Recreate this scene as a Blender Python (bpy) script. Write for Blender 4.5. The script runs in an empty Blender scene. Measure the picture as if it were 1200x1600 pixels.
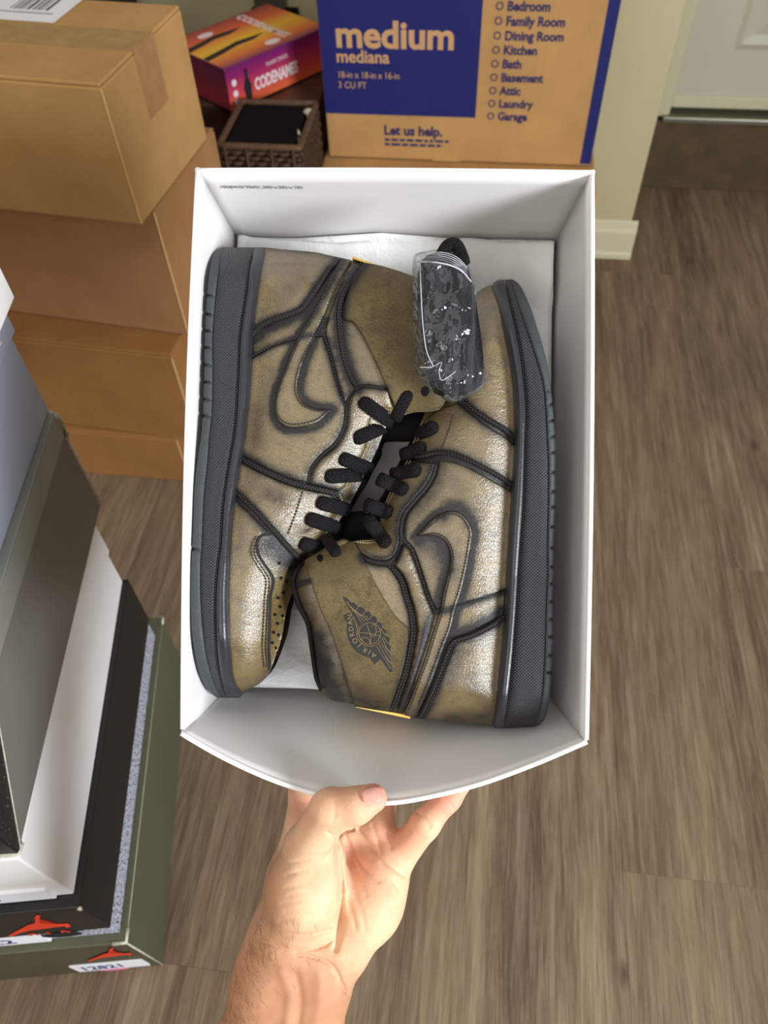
import bpy, bmesh, math, random
import numpy as np
from mathutils import Vector, Matrix
from mathutils.geometry import delaunay_2d_cdt

random.seed(7)
scene = bpy.context.scene
COL = scene.collection

# ------------------------------------------------------------------ camera
F_PX = 1200.0
CAM_R = np.array([[0.9920291816, -0.0810046233, 0.0965212609],
                  [0.1232476773, 0.7832164001, -0.6094112575],
                  [-0.0262319052, 0.6164497722, 0.7869571560]])
CAM_P = np.array([0.0, 0.0, 1.0])
cam_data = bpy.data.cameras.new('camera')
cam = bpy.data.objects.new('camera', cam_data)
COL.objects.link(cam)
cam.matrix_world = Matrix(np.vstack([np.hstack([CAM_R, CAM_P[:, None]]), [0, 0, 0, 1]]).tolist())
cam_data.sensor_fit = 'VERTICAL'
cam_data.sensor_height = 36.0
cam_data.lens = F_PX / 1600.0 * 36.0
cam_data.clip_start = 0.02
cam_data.dof.use_dof = True
cam_data.dof.focus_distance = 0.465
cam_data.dof.aperture_fstop = 10.0
scene.camera = cam

# ------------------------------------------------------------------ light
world = bpy.data.worlds.new('room_ambience')
scene.world = world
world.use_nodes = True
bg = world.node_tree.nodes['Background']
bg.inputs[0].default_value = (1.0, 0.93, 0.84, 1)
bg.inputs[1].default_value = 0.24


def area_light(name, loc, target, sx, sy, power, color, spread=180):
    d = bpy.data.lights.new(name, 'AREA')
    d.shape = 'RECTANGLE'; d.size = sx; d.size_y = sy
    d.energy = power; d.color = color
    d.spread = math.radians(spread)
    o = bpy.data.objects.new(name, d); COL.objects.link(o)
    o.location = loc
    o.rotation_euler = (Vector(target) - Vector(loc)).to_track_quat('-Z', 'Y').to_euler()
    return o


area_light('window_daylight', (1.55, -0.78, 1.12), (0.0, 0.30, 0.62), 0.66, 0.66, 22.5, (0.88, 0.94, 1.0), 100)
area_light('ceiling_bounce', (-0.3, 0.2, 2.4), (-0.3, 0.2, 0.0), 1.8, 1.8, 13, (1.0, 0.97, 0.93))
area_light('rear_fill', (-0.45, -1.3, 1.7), (-0.1, 0.5, 0.4), 1.2, 0.9, 7, (1.0, 0.95, 0.88), 120)  # added fill lamp behind the camera, brightens the front faces

scene.view_settings.view_transform = 'Standard'
scene.view_settings.look = 'None'
scene.view_settings.gamma = 1.0
scene.view_settings.use_curve_mapping = False
scene.view_settings.exposure = -0.12


# ------------------------------------------------------------------ helpers
def lin(r, g, b):
    def c(v):
        v /= 255.0
        return v / 12.92 if v <= 0.04045 else ((v + 0.055) / 1.055) ** 2.4
    return (c(r), c(g), c(b), 1.0)


class NT:
    """tiny node-tree builder"""
    def __init__(self, name):
        self.m = bpy.data.materials.new(name)
        self.m.use_nodes = True
        self.t = self.m.node_tree
        self.b = self.t.nodes['Principled BSDF']
        self.out = self.t.nodes['Material Output']

    def n(self, kind, **kw):
        nd = self.t.nodes.new(kind)
        for k, v in kw.items():
            if k.startswith('i_'):
                nd.inputs[k[2:].replace('_', ' ')].default_value = v
            else:
                setattr(nd, k, v)
        return nd

    def l(self, a, b):
        self.t.links.new(a, b)

    def coords(self, scale=(1, 1, 1), rnd=False, kind='Object'):
        tc = self.n('ShaderNodeTexCoord')
        mp = self.n('ShaderNodeMapping')
        mp.inputs['Scale'].default_value = scale
        self.l(tc.outputs[kind], mp.inputs['Vector'])
        if rnd:
            oi = self.n('ShaderNodeObjectInfo')
            ml = self.n('ShaderNodeMath', operation='MULTIPLY'); ml.inputs[1].default_value = 37.0
            self.l(oi.outputs['Random'], ml.inputs[0])
            self.l(ml.outputs[0], mp.inputs['Location'])
        return mp.outputs[0]

    def noise(self, vec, scale, detail=4, rough=0.55, dist=0.0):
        nd = self.n('ShaderNodeTexNoise')
        nd.inputs['Scale'].default_value = scale
        nd.inputs['Detail'].default_value = detail
        nd.inputs['Roughness'].default_value = rough
        nd.inputs['Distortion'].default_value = dist
        if vec is not None:
            self.l(vec, nd.inputs['Vector'])
        return nd.outputs['Fac']

    def ramp(self, fac, stops):
        nd = self.n('ShaderNodeValToRGB')
        e = nd.color_ramp.elements
        e[0].position, e[0].color = stops[0]
        e[1].position, e[1].color = stops[-1]
        for p, c in stops[1:-1]:
            x = e.new(p); x.color = c
        self.l(fac, nd.inputs[0])
        return nd.outputs[0]

    def mix(self, fac, a, b, blend='MIX'):
        nd = self.n('ShaderNodeMix', data_type='RGBA', blend_type=blend)
        for sock, v in ((nd.inputs[0], fac), (nd.inputs[6], a), (nd.inputs[7], b)):
            if hasattr(v, 'is_output'):
                self.l(v, sock)
            else:
                sock.default_value = v
        return nd.outputs[2]

    def math(self, op, a, b=None, clamp=False):
        nd = self.n('ShaderNodeMath', operation=op, use_clamp=clamp)
        for i, v in enumerate((a, b)):
            if v is None:
                continue
            if hasattr(v, 'is_output'):
                self.l(v, nd.inputs[i])
            else:
                nd.inputs[i].default_value = v
        return nd.outputs[0]

    def bump(self, h, strength, dist, normal=None):
        nd = self.n('ShaderNodeBump')
        nd.inputs['Strength'].default_value = strength
        nd.inputs['Distance'].default_value = dist
        self.l(h, nd.inputs['Height'])
        if normal is not None:
            self.l(normal, nd.inputs['Normal'])
        return nd.outputs[0]

    def set(self, name, v):
        s = self.b.inputs[name]
        if hasattr(v, 'is_output'):
            self.l(v, s)
        else:
            s.default_value = v


def flat(name, col, rough=0.6, spec=0.4, var=0.06, nscale=40, bump=0.0, bscale=300, metal=0.0, coat=0.0):
    t = NT(name)
    v = t.coords()
    dark = tuple(c * (1 - var) for c in col[:3]) + (1,)
    lite = tuple(min(1, c * (1 + var)) for c in col[:3]) + (1,)
    t.set('Base Color', t.ramp(t.noise(v, nscale), [(0.3, dark), (0.7, lite)]))
    t.set('Roughness', rough); t.set('Specular IOR Level', spec); t.set('Metallic', metal)
    t.set('Coat Weight', coat)
    if bump:
        t.set('Normal', t.bump(t.noise(v, bscale, 3), bump, 0.0005))
    return t.m


def link(o, parent=None):
    COL.objects.link(o)
    if parent is not None:
        o.parent = parent
    return o


def mesh_obj(name, verts, faces, mat, parent=None, smooth=False):
    me = bpy.data.meshes.new(name)
    me.from_pydata([tuple(map(float, v)) for v in verts], [], [tuple(int(i) for i in f) for f in faces])
    me.update()
    if smooth:
        me.polygons.foreach_set('use_smooth', [True] * len(me.polygons))
    if mat:
        me.materials.append(mat)
    return link(bpy.data.objects.new(name, me), parent)


def bm_obj(name, bm, mat, parent=None, smooth=False):
    bmesh.ops.recalc_face_normals(bm, faces=bm.faces)
    me = bpy.data.meshes.new(name)
    bm.to_mesh(me); bm.free()
    if smooth:
        me.polygons.foreach_set('use_smooth', [True] * len(me.polygons))
    if mat:
        me.materials.append(mat)
    return link(bpy.data.objects.new(name, me), parent)


def tag(o, label, cat, group=None):
    o['label'] = label; o['category'] = cat
    if group:
        o['group'] = group
    return o


def struct(o):
    o['kind'] = 'structure'
    return o


def empty(name, loc=(0, 0, 0), yaw=0.0):
    o = bpy.data.objects.new(name, None)
    o.empty_display_size = 0.02
    COL.objects.link(o)
    o.location = loc
    o.rotation_euler = (0, 0, math.radians(yaw))
    return o


def box_bm(x0, x1, y0, y1, z0, z1, bevel=0.0, seg=2):
    bm = bmesh.new()
    vs = [bm.verts.new(p) for p in [(x0, y0, z0), (x1, y0, z0), (x1, y1, z0), (x0, y1, z0),
                                    (x0, y0, z1), (x1, y0, z1), (x1, y1, z1), (x0, y1, z1)]]
    for f in [(0, 3, 2, 1), (4, 5, 6, 7), (0, 1, 5, 4), (1, 2, 6, 5), (2, 3, 7, 6), (3, 0, 4, 7)]:
        bm.faces.new([vs[i] for i in f])
    if bevel:
        bmesh.ops.bevel(bm, geom=list(bm.edges), offset=bevel, segments=seg, affect='EDGES', profile=0.5)
    return bm


def slab(name, x0, x1, y0, y1, z0, z1, mat, parent=None, bevel=0.001, seg=2):
    return bm_obj(name, box_bm(x0, x1, y0, y1, z0, z1, bevel, seg), mat, parent)


def text_obj(name, s, size, mat, parent, mw, bold=0.0, align='LEFT', sx=1.0, extrude=0.00015, shear=0.0, width=None):
    """flat lettering; mw maps the text plane (x right, y up, z out) into the parent's space"""
    c = bpy.data.curves.new(name, 'FONT')
    c.body = s; c.size = size; c.align_x = align; c.extrude = extrude; c.offset = bold; c.shear = shear
    c.resolution_u = 3
    t = bpy.data.objects.new('tmp_text', c)
    COL.objects.link(t)
    bpy.context.view_layer.update()
    me = bpy.data.meshes.new_from_object(t.evaluated_get(bpy.context.evaluated_depsgraph_get()))
    COL.objects.unlink(t); bpy.data.objects.remove(t); bpy.data.curves.remove(c)
    me.name = name
    if width:
        xs = [v.co.x for v in me.vertices]; sx = width / (max(xs) - min(xs))
    me.transform(mw @ Matrix.Diagonal((sx, 1, 1, 1)))
    me.materials.clear(); me.materials.append(mat)
    return link(bpy.data.objects.new(name, me), parent)


def frame(o, x, y):
    """matrix with origin o, text x axis x and text y axis y"""
    x = Vector(x).normalized(); y = Vector(y).normalized(); z = x.cross(y).normalized()
    y = z.cross(x)
    m = Matrix.Identity(4)
    for i in range(3):
        m[i][0], m[i][1], m[i][2], m[i][3] = x[i], y[i], z[i], o[i]
    return m


def prism(name, pts, t, mat, parent, mw, smooth=False):
    """a flat polygon of thickness t, laid in plane mw"""
    bm = bmesh.new()
    a = [bm.verts.new(mw @ Vector((x, y, 0))) for x, y in pts]
    b = [bm.verts.new(mw @ Vector((x, y, t))) for x, y in pts]
    n = len(pts)
    for i in range(n):
        bm.faces.new((a[i], a[(i + 1) % n], b[(i + 1) % n], b[i]))
    bm.faces.new(b); bm.faces.new(a[::-1])
    bmesh.ops.triangulate(bm, faces=[f for f in bm.faces if len(f.verts) > 4])
    return bm_obj(name, bm, mat, parent, smooth)


def sweep(path, rad, n=8, closed=False, flatz=1.0, up=(0, 0, 1)):
    """verts, faces of a tube along path; rad scalar or list; flatz squashes along up"""
    P = [Vector(p) for p in path]
    m = len(P); V = []; Fc = []
    up = Vector(up)
    for i, p in enumerate(P):
        t = (P[(i + 1) % m] - P[i - 1]) if closed else (P[min(i + 1, m - 1)] - P[max(i - 1, 0)])
        if t.length < 1e-9:
            t = Vector((1, 0, 0))
        t.normalize()
        s = t.cross(up)
        if s.length < 1e-4:
            s = t.orthogonal()
        s.normalize(); u = s.cross(t).normalized()
        r = rad[i] if hasattr(rad, '__len__') else rad
        for k in range(n):
            a = 2 * math.pi * k / n
            V.append(p + s * (r * math.cos(a)) + u * (r * flatz * math.sin(a)))
    rings = m if closed else m - 1
    for i in range(rings):
        j = (i + 1) % m
        for k in range(n):
            k2 = (k + 1) % n
            Fc.append((i * n + k, i * n + k2, j * n + k2, j * n + k))
    if not closed:
        Fc.append(tuple(range(n))[::-1]); Fc.append(tuple((m - 1) * n + k for k in range(n)))
    return V, Fc


def spline(pts, step=2.0, closed=False):
    """Catmull-Rom through 2-D/3-D points; a point given as ('c', p) is a corner"""
    P = []; corner = []
    for p in pts:
        if p[0] == 'c':
            P.append(np.array(p[1], float)); corner.append(True)
        else:
            P.append(np.array(p, float)); corner.append(False)
    n = len(P); out = []
    segs = n if closed else n - 1
    for i in range(segs):
        p1, p2 = P[i], P[(i + 1) % n]
        p0 = P[i - 1] if (closed or i > 0) else p1
        p3 = P[(i + 2) % n] if (closed or i + 2 < n) else p2
        L = np.linalg.norm(p2 - p1)
        k = max(1, int(round(L / step)))
        m1 = np.zeros_like(p1) if False else 0.5 * (p2 - p0)
        m2 = 0.5 * (p3 - p1)
        la = np.linalg.norm(p1 - p0) + 1e-9; lc = np.linalg.norm(p3 - p2) + 1e-9
        m1 = m1 * min(1.0, 2 * L / (L + la)); m2 = m2 * min(1.0, 2 * L / (L + lc))
        if corner[i] or (not closed and i == 0):
            m1 = (p2 - p1) * 0.9
        if corner[(i + 1) % n] or (not closed and i == n - 2):
            m2 = (p2 - p1) * 0.9
        for j in range(k):
            t = j / k
            out.append((2 * t**3 - 3 * t**2 + 1) * p1 + (t**3 - 2 * t**2 + t) * m1 +
                       (-2 * t**3 + 3 * t**2) * p2 + (t**3 - t**2) * m2)
    if not closed:
        out.append(P[-1])
    return np.array(out)


# ------------------------------------------------------------------ room materials
def wood_floor():
    t = NT('vinyl_plank')
    v = t.coords((1, 0.055, 1), rnd=True)
    v2 = t.coords((1, 0.16, 1), rnd=True)
    g = t.noise(v, 95, 6, 0.66, 0.5)
    fine = t.noise(t.coords((1, 0.03, 1), rnd=True), 620, 5, 0.75)
    big = t.noise(v2, 7, 3, 0.55, 1.6)
    wv = t.n('ShaderNodeTexWave', wave_type='BANDS', bands_direction='X', wave_profile='SAW')
    wv.inputs['Scale'].default_value = 5.0; wv.inputs['Distortion'].default_value = 9.0
    wv.inputs['Detail'].default_value = 3.0; wv.inputs['Detail Scale'].default_value = 1.2
    t.l(v2, wv.inputs['Vector'])
    c1 = t.ramp(g, [(0.30, lin(72, 57, 42)), (0.47, lin(122, 101, 78)), (0.56, lin(149, 127, 102)), (0.72, lin(182, 161, 135))])
    c2 = t.mix(t.math('MULTIPLY', t.ramp(big, [(0.40, (0, 0, 0, 1)), (0.68, (1, 1, 1, 1))]), 0.55), c1, lin(112, 89, 64), 'MULTIPLY')
    c2 = t.mix(0.55, c1, t.mix(t.ramp(big, [(0.36, (0, 0, 0, 1)), (0.64, (1, 1, 1, 1))]), lin(80, 62, 44), lin(146, 124, 99)))
    c3 = t.mix(t.math('MULTIPLY', t.ramp(wv.outputs['Fac'], [(0.55, (0, 0, 0, 1)), (1.0, (1, 1, 1, 1))]), 0.35), c2, lin(92, 72, 52))
    c4 = t.mix(t.math('MULTIPLY', t.ramp(fine, [(0.50, (0, 0, 0, 1)), (0.70, (1, 1, 1, 1))]), 0.40), c3, lin(180, 162, 138))
    c4 = t.mix(t.math('MULTIPLY', t.ramp(fine, [(0.34, (1, 1, 1, 1)), (0.47, (0, 0, 0, 1))]), 0.45), c4, lin(66, 50, 36))
    # knots
    kn = t.n('ShaderNodeTexVoronoi', feature='F1'); kn.inputs['Scale'].default_value = 3.4
    vk = t.coords((1.5, 0.9, 1), rnd=True)
    t.l(vk, kn.inputs['Vector'])
    k = t.ramp(kn.outputs['Distance'], [(0.0, (1, 1, 1, 1)), (0.055, (0, 0, 0, 1))])
    c5 = t.mix(t.math('MULTIPLY', k, 0.75), c4, lin(58, 42, 32))
    oi = t.n('ShaderNodeObjectInfo')
    c6 = t.mix(t.math('MULTIPLY', oi.outputs['Random'], 0.22), c5, lin(110, 90, 66))
    t.set('Base Color', c6)
    t.set('Roughness', 0.52); t.set('Specular IOR Level', 0.35)
    t.set('Normal', t.bump(t.math('ADD', g, fine), 0.35, 0.0006))
    return t.m


def cardboard(name, col, col2):
    t = NT(name)
    v = t.coords()
    flu = t.coords((1, 1, 1))
    base = t.ramp(t.noise(v, 9, 5, 0.6), [(0.32, col2), (0.68, col)])
    fib = t.noise(t.coords((0.12, 0.12, 1.0)), 900, 3, 0.7)
    c = t.mix(t.math('MULTIPLY', t.ramp(fib, [(0.4, (0, 0, 0, 1)), (0.7, (1, 1, 1, 1))]), 0.22), base, tuple(x * 0.72 for x in col2[:3]) + (1,))
    sp = t.noise(v, 700, 2, 0.6)
    c = t.mix(t.math('MULTIPLY', t.ramp(sp, [(0.62, (0, 0, 0, 1)), (0.74, (1, 1, 1, 1))]), 0.25), c, tuple(x * 0.5 for x in col2[:3]) + (1,))
    t.set('Base Color', c)
    t.set('Roughness', 0.78); t.set('Specular IOR Level', 0.22)
    t.set('Normal', t.bump(t.noise(t.coords((1, 1, 0.2)), 160, 3), 0.10, 0.001))
    return t.m


M = {}
M['floor'] = wood_floor()
M['wall'] = flat('painted_wall', lin(196, 187, 148), 0.7, 0.3, 0.03, 6, 0.15, 260)
M['trim'] = flat('painted_trim', lin(214, 208, 176), 0.45, 0.4, 0.03, 8)
M['door'] = flat('painted_door', lin(205, 200, 180), 0.45, 0.4, 0.04, 5)
M['riser'] = flat('dark_plank', lin(92, 78, 52), 0.6, 0.3, 0.2, 20)
M['metal'] = flat('dull_metal', lin(150, 146, 130), 0.35, 0.5, 0.08, 60, metal=0.8)
M['kraft'] = cardboard('kraft_board', lin(194, 150, 95), lin(176, 134, 82))
M['kraft_red'] = cardboard('kraft_board_reddish', lin(172, 126, 84), lin(154, 110, 70))
M['kraft_dark'] = cardboard('kraft_board_deep', lin(166, 118, 68), lin(148, 102, 57))
M['kraft_edge'] = flat('kraft_edge', lin(206, 164, 112), 0.8, 0.2, 0.1, 200)
M['navy'] = flat('navy_print', lin(30, 34, 98), 0.6, 0.3, 0.08, 30)
M['navy_text'] = flat('navy_ink', lin(52, 48, 92), 0.7, 0.2, 0.08, 90)
M['kraft_text'] = flat('kraft_ink', lin(196, 152, 106), 0.75, 0.2, 0.08, 60)
M['white_paper'] = flat('white_label', lin(236, 236, 240), 0.55, 0.35, 0.02, 30)
M['ink'] = flat('black_ink', lin(34, 32, 36), 0.6, 0.3, 0.1, 80)
M['blue_ink'] = flat('blue_pen_ink', lin(44, 52, 120), 0.6, 0.3, 0.1, 80)
M['grey_ink'] = flat('grey_ink', lin(120, 120, 128), 0.6, 0.3, 0.1, 80)


def tape_mat():
    t = NT('packing_tape')
    v = t.coords()
    t.set('Base Color', t.ramp(t.noise(v, 60, 4), [(0.3, lin(146, 106, 56)), (0.7, lin(168, 124, 70))]))
    t.set('Roughness', 0.22); t.set('Specular IOR Level', 0.5); t.set('Coat Weight', 0.4)
    t.set('Normal', t.bump(t.noise(t.coords((0.4, 3, 1)), 60, 3), 0.4, 0.001))
    return t.m


M['tape'] = tape_mat()
M['tape_clear'] = flat('clear_tape', lin(188, 146, 92), 0.12, 0.6, 0.06, 60, coat=0.6)
M['tape_old'] = flat('old_tape_mark', lin(168, 124, 84), 0.4, 0.4, 0.1, 60)

# ------------------------------------------------------------------ floor, walls, door
floor = struct(slab('floor', -1.7, 2.1, -0.75, 2.1, -0.03, -0.005, flat('subfloor', lin(50, 42, 32), 0.9), None, 0))
PW, PL = 0.185, 1.22
pm = None
for ci in range(-9, 11):
    off = ((ci * 0.377) % 1.0) * PL
    for ri in range(-2, 3):
        y0 = ri * PL + off - 0.2
        if y0 > 1.84 or y0 + PL < -0.7:
            continue
        if pm is None:
            o = slab('plank', 0.00008, PW - 0.00008, 0.00008, PL - 0.00008, -0.006, 0, M['floor'], floor, 0.0003, 1)
            pm = o.data
        else:
            o = link(bpy.data.objects.new('plank', pm), floor)
        o.location = (ci * PW + 0.045, y0, 0)

wall_back = struct(slab('wall_back', -1.7, 0.20, 1.88, 1.98, -0.005, 1.6, M['wall'], None, 0))
wall_stub = struct(slab('wall_right', 0.192, 0.315, 1.540, 1.98, 0.0, 1.6, M['wall'], None, 0.006, 3))
bb = bmesh.new()
prof = [(0, 0), (0.012, 0), (0.012, 0.010), (0.009, 0.016), (0.009, 0.062), (0.006, 0.070), (0.004, 0.082), (0, 0.086)]
for x in (0.192, 0.328):
    for d, z in prof:
        bb.verts.new((x, 1.540 - d, z))
bb.verts.ensure_lookup_table()
k = len(prof)
for i in range(k):
    j = (i + 1) % k
    bb.faces.new((bb.verts[i], bb.verts[j], bb.verts[k + j], bb.verts[k + i]))
bb.faces.new([bb.verts[i] for i in range(k)]); bb.faces.new([bb.verts[k + i] for i in range(k)][::-1])
struct(bm_obj('baseboard_right', bb, M['trim'], None))
struct(slab('trim_1', 0.315, 0.400, 1.842, 1.875, 0.165, 1.6, M['trim'], None, 0.004))
struct(slab('trim_2', 0.315, 2.1, 1.835, 1.98, 0.0, 0.158, M['riser'], None, 0.002))
struct(slab('trim_3', 0.385, 2.1, 1.828, 1.90, 0.158, 0.170, M['metal'], None, 0.002))
door = struct(slab('door_1', 0.402, 1.28, 1.862, 1.90, 0.178, 1.6, M['door'], None, 0.002))
for z0, z1 in ((0.30, 0.80), (0.90, 1.5)):
    for x0, x1 in ((0.50, 0.80), (0.88, 1.18)):
        bm = bmesh.new()
        o_, i_ = 0.0, 0.022
        ring = []
        for ins, dy in ((0, 0), (0.012, -0.006), (0.03, -0.001), (0.05, -0.005)):
            ring.append([bm.verts.new(p) for p in [(x0 + ins, 1.862 + dy, z0 + ins), (x1 - ins, 1.862 + dy, z0 + ins),
                                                   (x1 - ins, 1.862 + dy, z1 - ins), (x0 + ins, 1.862 + dy, z1 - ins)]])
        for a, b in zip(ring, ring[1:]):
            for i in range(4):
                bm.faces.new((a[i], a[(i + 1) % 4], b[(i + 1) % 4], b[i]))
        bm.faces.new(ring[-1])
        bm_obj('panel', bm, M['door'], door)
slab('door_sweep', 0.402, 1.28, 1.856, 1.862, 0.180, 0.205, M['trim'], door, 0.002)


# ------------------------------------------------------------------ cartons
def carton(name, label, cat, x0, x1, y0, y1, z0, z1, yaw, mat, group=None, tape=True, seam='x'):
    """carton with two top flaps meeting at a taped seam; pivot at the front right bottom corner"""
    r = empty(name, (x1, y0, z0), yaw)
    tag(r, label, cat, group)
    W, D, Hh = x1 - x0, y1 - y0, z1 - z0
    slab('body', -W, 0, 0, D, 0, Hh - 0.0045, mat, r, 0.0025, 3)
    t0, t1 = Hh - 0.0044, Hh
    if seam == 'x':
        slab('flap', -W + 0.001, -0.0008, 0.001, D / 2 - 0.001, t0, t1, mat, r, 0.0016)
        slab('flap', -W + 0.001, -0.0008, D / 2 + 0.001, D - 0.001, t0, t1, mat, r, 0.0016)
    if tape:
        slab('tape', -W, 0.0, D / 2 - 0.027, D / 2 + 0.027, t1 + 0.0001, t1 + 0.0004, M['tape'], r, 0)
        slab('tape', 0.0001, 0.0005, D / 2 - 0.027, D / 2 + 0.027, t1 - 0.075, t1 + 0.0002, M['tape_old'], r, 0)
    # folded corner edge lines
    slab('edge_crease', -0.0014, 0.0009, -0.0009, 0.0014, 0.002, Hh - 0.006, M['kraft_edge'], r, 0.0006)
    return r


carton('carton', 'brown carton lying on the floor, lowest of the carton stack', 'box', -1.02, -0.462, 0.806, 1.12, 0.0, 0.108, 0, M['kraft_dark'], tape=False)
carton('carton', 'brown carton with a lit top edge, second from the floor in the carton stack', 'box', -0.9, -0.424, 0.802, 1.06, 0.109, 0.286, -4, M['kraft_dark'], tape=False)
carton('carton', 'reddish brown carton directly under the taped top carton', 'box', -0.88, -0.410, 0.846, 1.06, 0.287, 0.487, -6, M['kraft_red'], tape=False)
c1 = carton('carton', 'tan carton with taped seam and shipping label, topmost of the carton stack', 'box', -0.93, -0.409, 0.803, 1.022, 0.489, 0.652, -6, M['kraft'])
lab = slab('shipping_label', -0.30, -0.128, 0.142, 0.240, 0.1635, 0.1638, M['white_paper'], c1, 0)
for i in range(13):
    bx_ = -0.205 + i * 0.0042 + (i % 3) * 0.0006
    slab('barcode_bar', bx_, bx_ + 0.0014 + (i % 2) * 0.001, 0.175, 0.214, 0.16381, 0.1639, M['ink'], lab, 0)
slab('label_rule', -0.29, -0.142, 0.165, 0.167, 0.16381, 0.1639, M['ink'], lab, 0)
slab('label_rule', -0.29, -0.142, 0.222, 0.224, 0.16381, 0.1639, M['ink'], lab, 0)

# moving carton
mv = empty('moving_carton', (-0.282, 1.325, 0.312), 0)
tag(mv, 'large kraft moving carton printed navy with the word medium', 'box')
MW, MH, MD = 0.459, 0.41, 0.455
slab('body', 0, MW, 0, MD, 0, MH, M['kraft'], mv, 0.003, 3)
PF = lambda x, z: frame((x, -0.0006, z), (1, 0, 0), (0, 0, 1))
slab('navy_panel', 0.001, 0.256, -0.0005, 0.001, 0.0765, MH - 0.002, M['navy'], mv, 0)
slab('navy_stripe', 0.441, 0.4588, -0.0005, 0.001, 0.004, MH - 0.002, M['navy'], mv, 0)
text_obj('lettering', 'medium', 0.054, M['kraft_text'], mv, PF(0.026, 0.1815), 0.0016, width=0.187)
text_obj('lettering', 'mediana', 0.0265, M['kraft_text'], mv, PF(0.0255, 0.1585), 0.0006, width=0.086)
text_obj('lettering', '18-in x 18-in x 16-in', 0.0145, M['kraft_text'], mv, PF(0.0255, 0.1345), 0.0, width=0.1)
text_obj('lettering', '3 CU FT', 0.0145, M['kraft_text'], mv, PF(0.0255, 0.1185), 0.0, width=0.047)
text_obj('lettering', 'Let us help.', 0.0225, M['navy_text'], mv, PF(0.1005, 0.0435), 0.0008, width=0.1)
rng_ = random.Random(3)
for zrow, xend in ((0.0325, 0.213), (0.0245, 0.203)):
    xx = 0.1015
    while xx < xend:
        wl = rng_.uniform(0.006, 0.016)
        slab('fine_print', xx, min(xx + wl, xend), -0.0007, 0.0, zrow, zrow + 0.0042, M['navy_text'], mv, 0)
        xx += wl + 0.003
rooms = ['Bedroom', 'Family Room', 'Dining Room', 'Kitchen', 'Bath', 'Basement', 'Attic', 'Laundry', 'Garage']
for i, rm in enumerate(rooms):
    z = 0.0742 + (8 - i) * 0.0203
    text_obj('lettering', rm, 0.0182, M['navy_text'], mv, PF(0.293, z), 0.0006, sx=0.93)
    V = []; Fc = []
    for k in range(20):
        a = 2 * math.pi * k / 20
        for rr in (0.0058, 0.0040):
            V.append((0.2815 + rr * math.cos(a), -0.0008, z + 0.0062 + rr * math.sin(a)))
    for k in range(20):
        k2 = (k + 1) % 20
        Fc.append((2 * k, 2 * k2, 2 * k2 + 1, 2 * k + 1))
    mesh_obj('tick_circle', V, Fc, M['navy_text'], mv)
slab('tape', 0.185, 0.235, -0.0008, 0.0, 0.0, 0.020, M['tape_clear'], mv, 0)
# flat carton under it
low = carton('flat_carton', 'plain pale carton beneath the navy moving carton', 'box', -0.292, 0.186, 1.235, 1.80, 0.0, 0.310, 0, M['kraft'], tape=False)
slab('print_mark', -0.235, -0.200, 0.035, 0.050, 0.3101, 0.3104, M['grey_ink'], low, 0)
slab('print_mark', -0.42, -0.30, 0.048, 0.052, 0.3101, 0.3104, M['tape_old'], low, 0)

# ------------------------------------------------------------------ basket, board, game
M['wicker'] = flat('dark_wicker', lin(66, 46, 32), 0.6, 0.3, 0.4, 120)
M['wicker_lit'] = flat('wicker_rim_lit', lin(92, 66, 46), 0.6, 0.3, 0.3, 120)  # brighter copy of the wicker, light on the rim put into its colour
M['black_plastic'] = flat('black_plastic', lin(12, 12, 13), 0.85, 0.12, 0.1, 40)
M['brown_wood'] = flat('dark_brown_wood', lin(70, 48, 40), 0.35, 0.45, 0.15, 30)
st = empty('low_shelf', (-0.52, 1.33, 0), 0)
tag(st, 'dark brown low shelf holding the wicker basket', 'shelf')
slab('shelf_board', -0.20, 0.222, -0.19, 0.30, 0.285, 0.305, M['brown_wood'], st, 0.003)
for sx in (-0.20, 0.202):
    slab('side_panel', sx, sx + 0.02, -0.19, 0.30, 0, 0.285, M['brown_wood'], st, 0.002)
slab('raised_board', -0.20, 0.222, 0.0, 0.30, 0.305, 0.395, M['brown_wood'], st, 0.004)

bk = empty('wicker_basket', (-0.356, 1.155, 0.306), 0)
tag(bk, 'small dark woven wicker basket beside the moving carton', 'basket')
bw, bd, bh = 0.128, 0.15, 0.106
slab('base', -bw / 2, bw / 2, 0.004, bd, 0, 0.006, M['wicker'], bk, 0.002)
def weave(p0, p1, rows, name):
    V = []; Fc = []
    p0, p1 = Vector(p0), Vector(p1)
    L = (p1 - p0).length; n = int(L / 0.004)
    nrm = (p1 - p0).cross(Vector((0, 0, 1))).normalized()
    for r_ in range(rows):
        z = 0.006 + (r_ + 0.5) * (bh - 0.012) / rows
        pts = [p0.lerp(p1, i / n) + Vector((0, 0, z)) + nrm * (0.0028 * math.sin(i * 1.3 + r_ * math.pi)) for i in range(n + 1)]
        v, f = sweep(pts, 0.0042, 6)
        b = len(V); V += v; Fc += [tuple(i + b for i in q) for q in f]
    return mesh_obj(name, V, Fc, M['wicker'], bk, True)
weave((-bw / 2, 0, 0), (bw / 2, 0, 0), 11, 'woven_side')
weave((bw / 2, 0, 0), (bw / 2, bd, 0), 11, 'woven_side')
weave((bw / 2, bd, 0), (-bw / 2, bd, 0), 11, 'woven_side')
weave((-bw / 2, bd, 0), (-bw / 2, 0, 0), 11, 'woven_side')
v, f = sweep(spline([('c', (-bw / 2, 0, bh)), ('c', (bw / 2, 0, bh)), ('c', (bw / 2, bd, bh)), ('c', (-bw / 2, bd, bh))], 0.01, True), 0.0055, 8, True)
mesh_obj('rim', v, f, M['wicker_lit'], bk, True)
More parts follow.
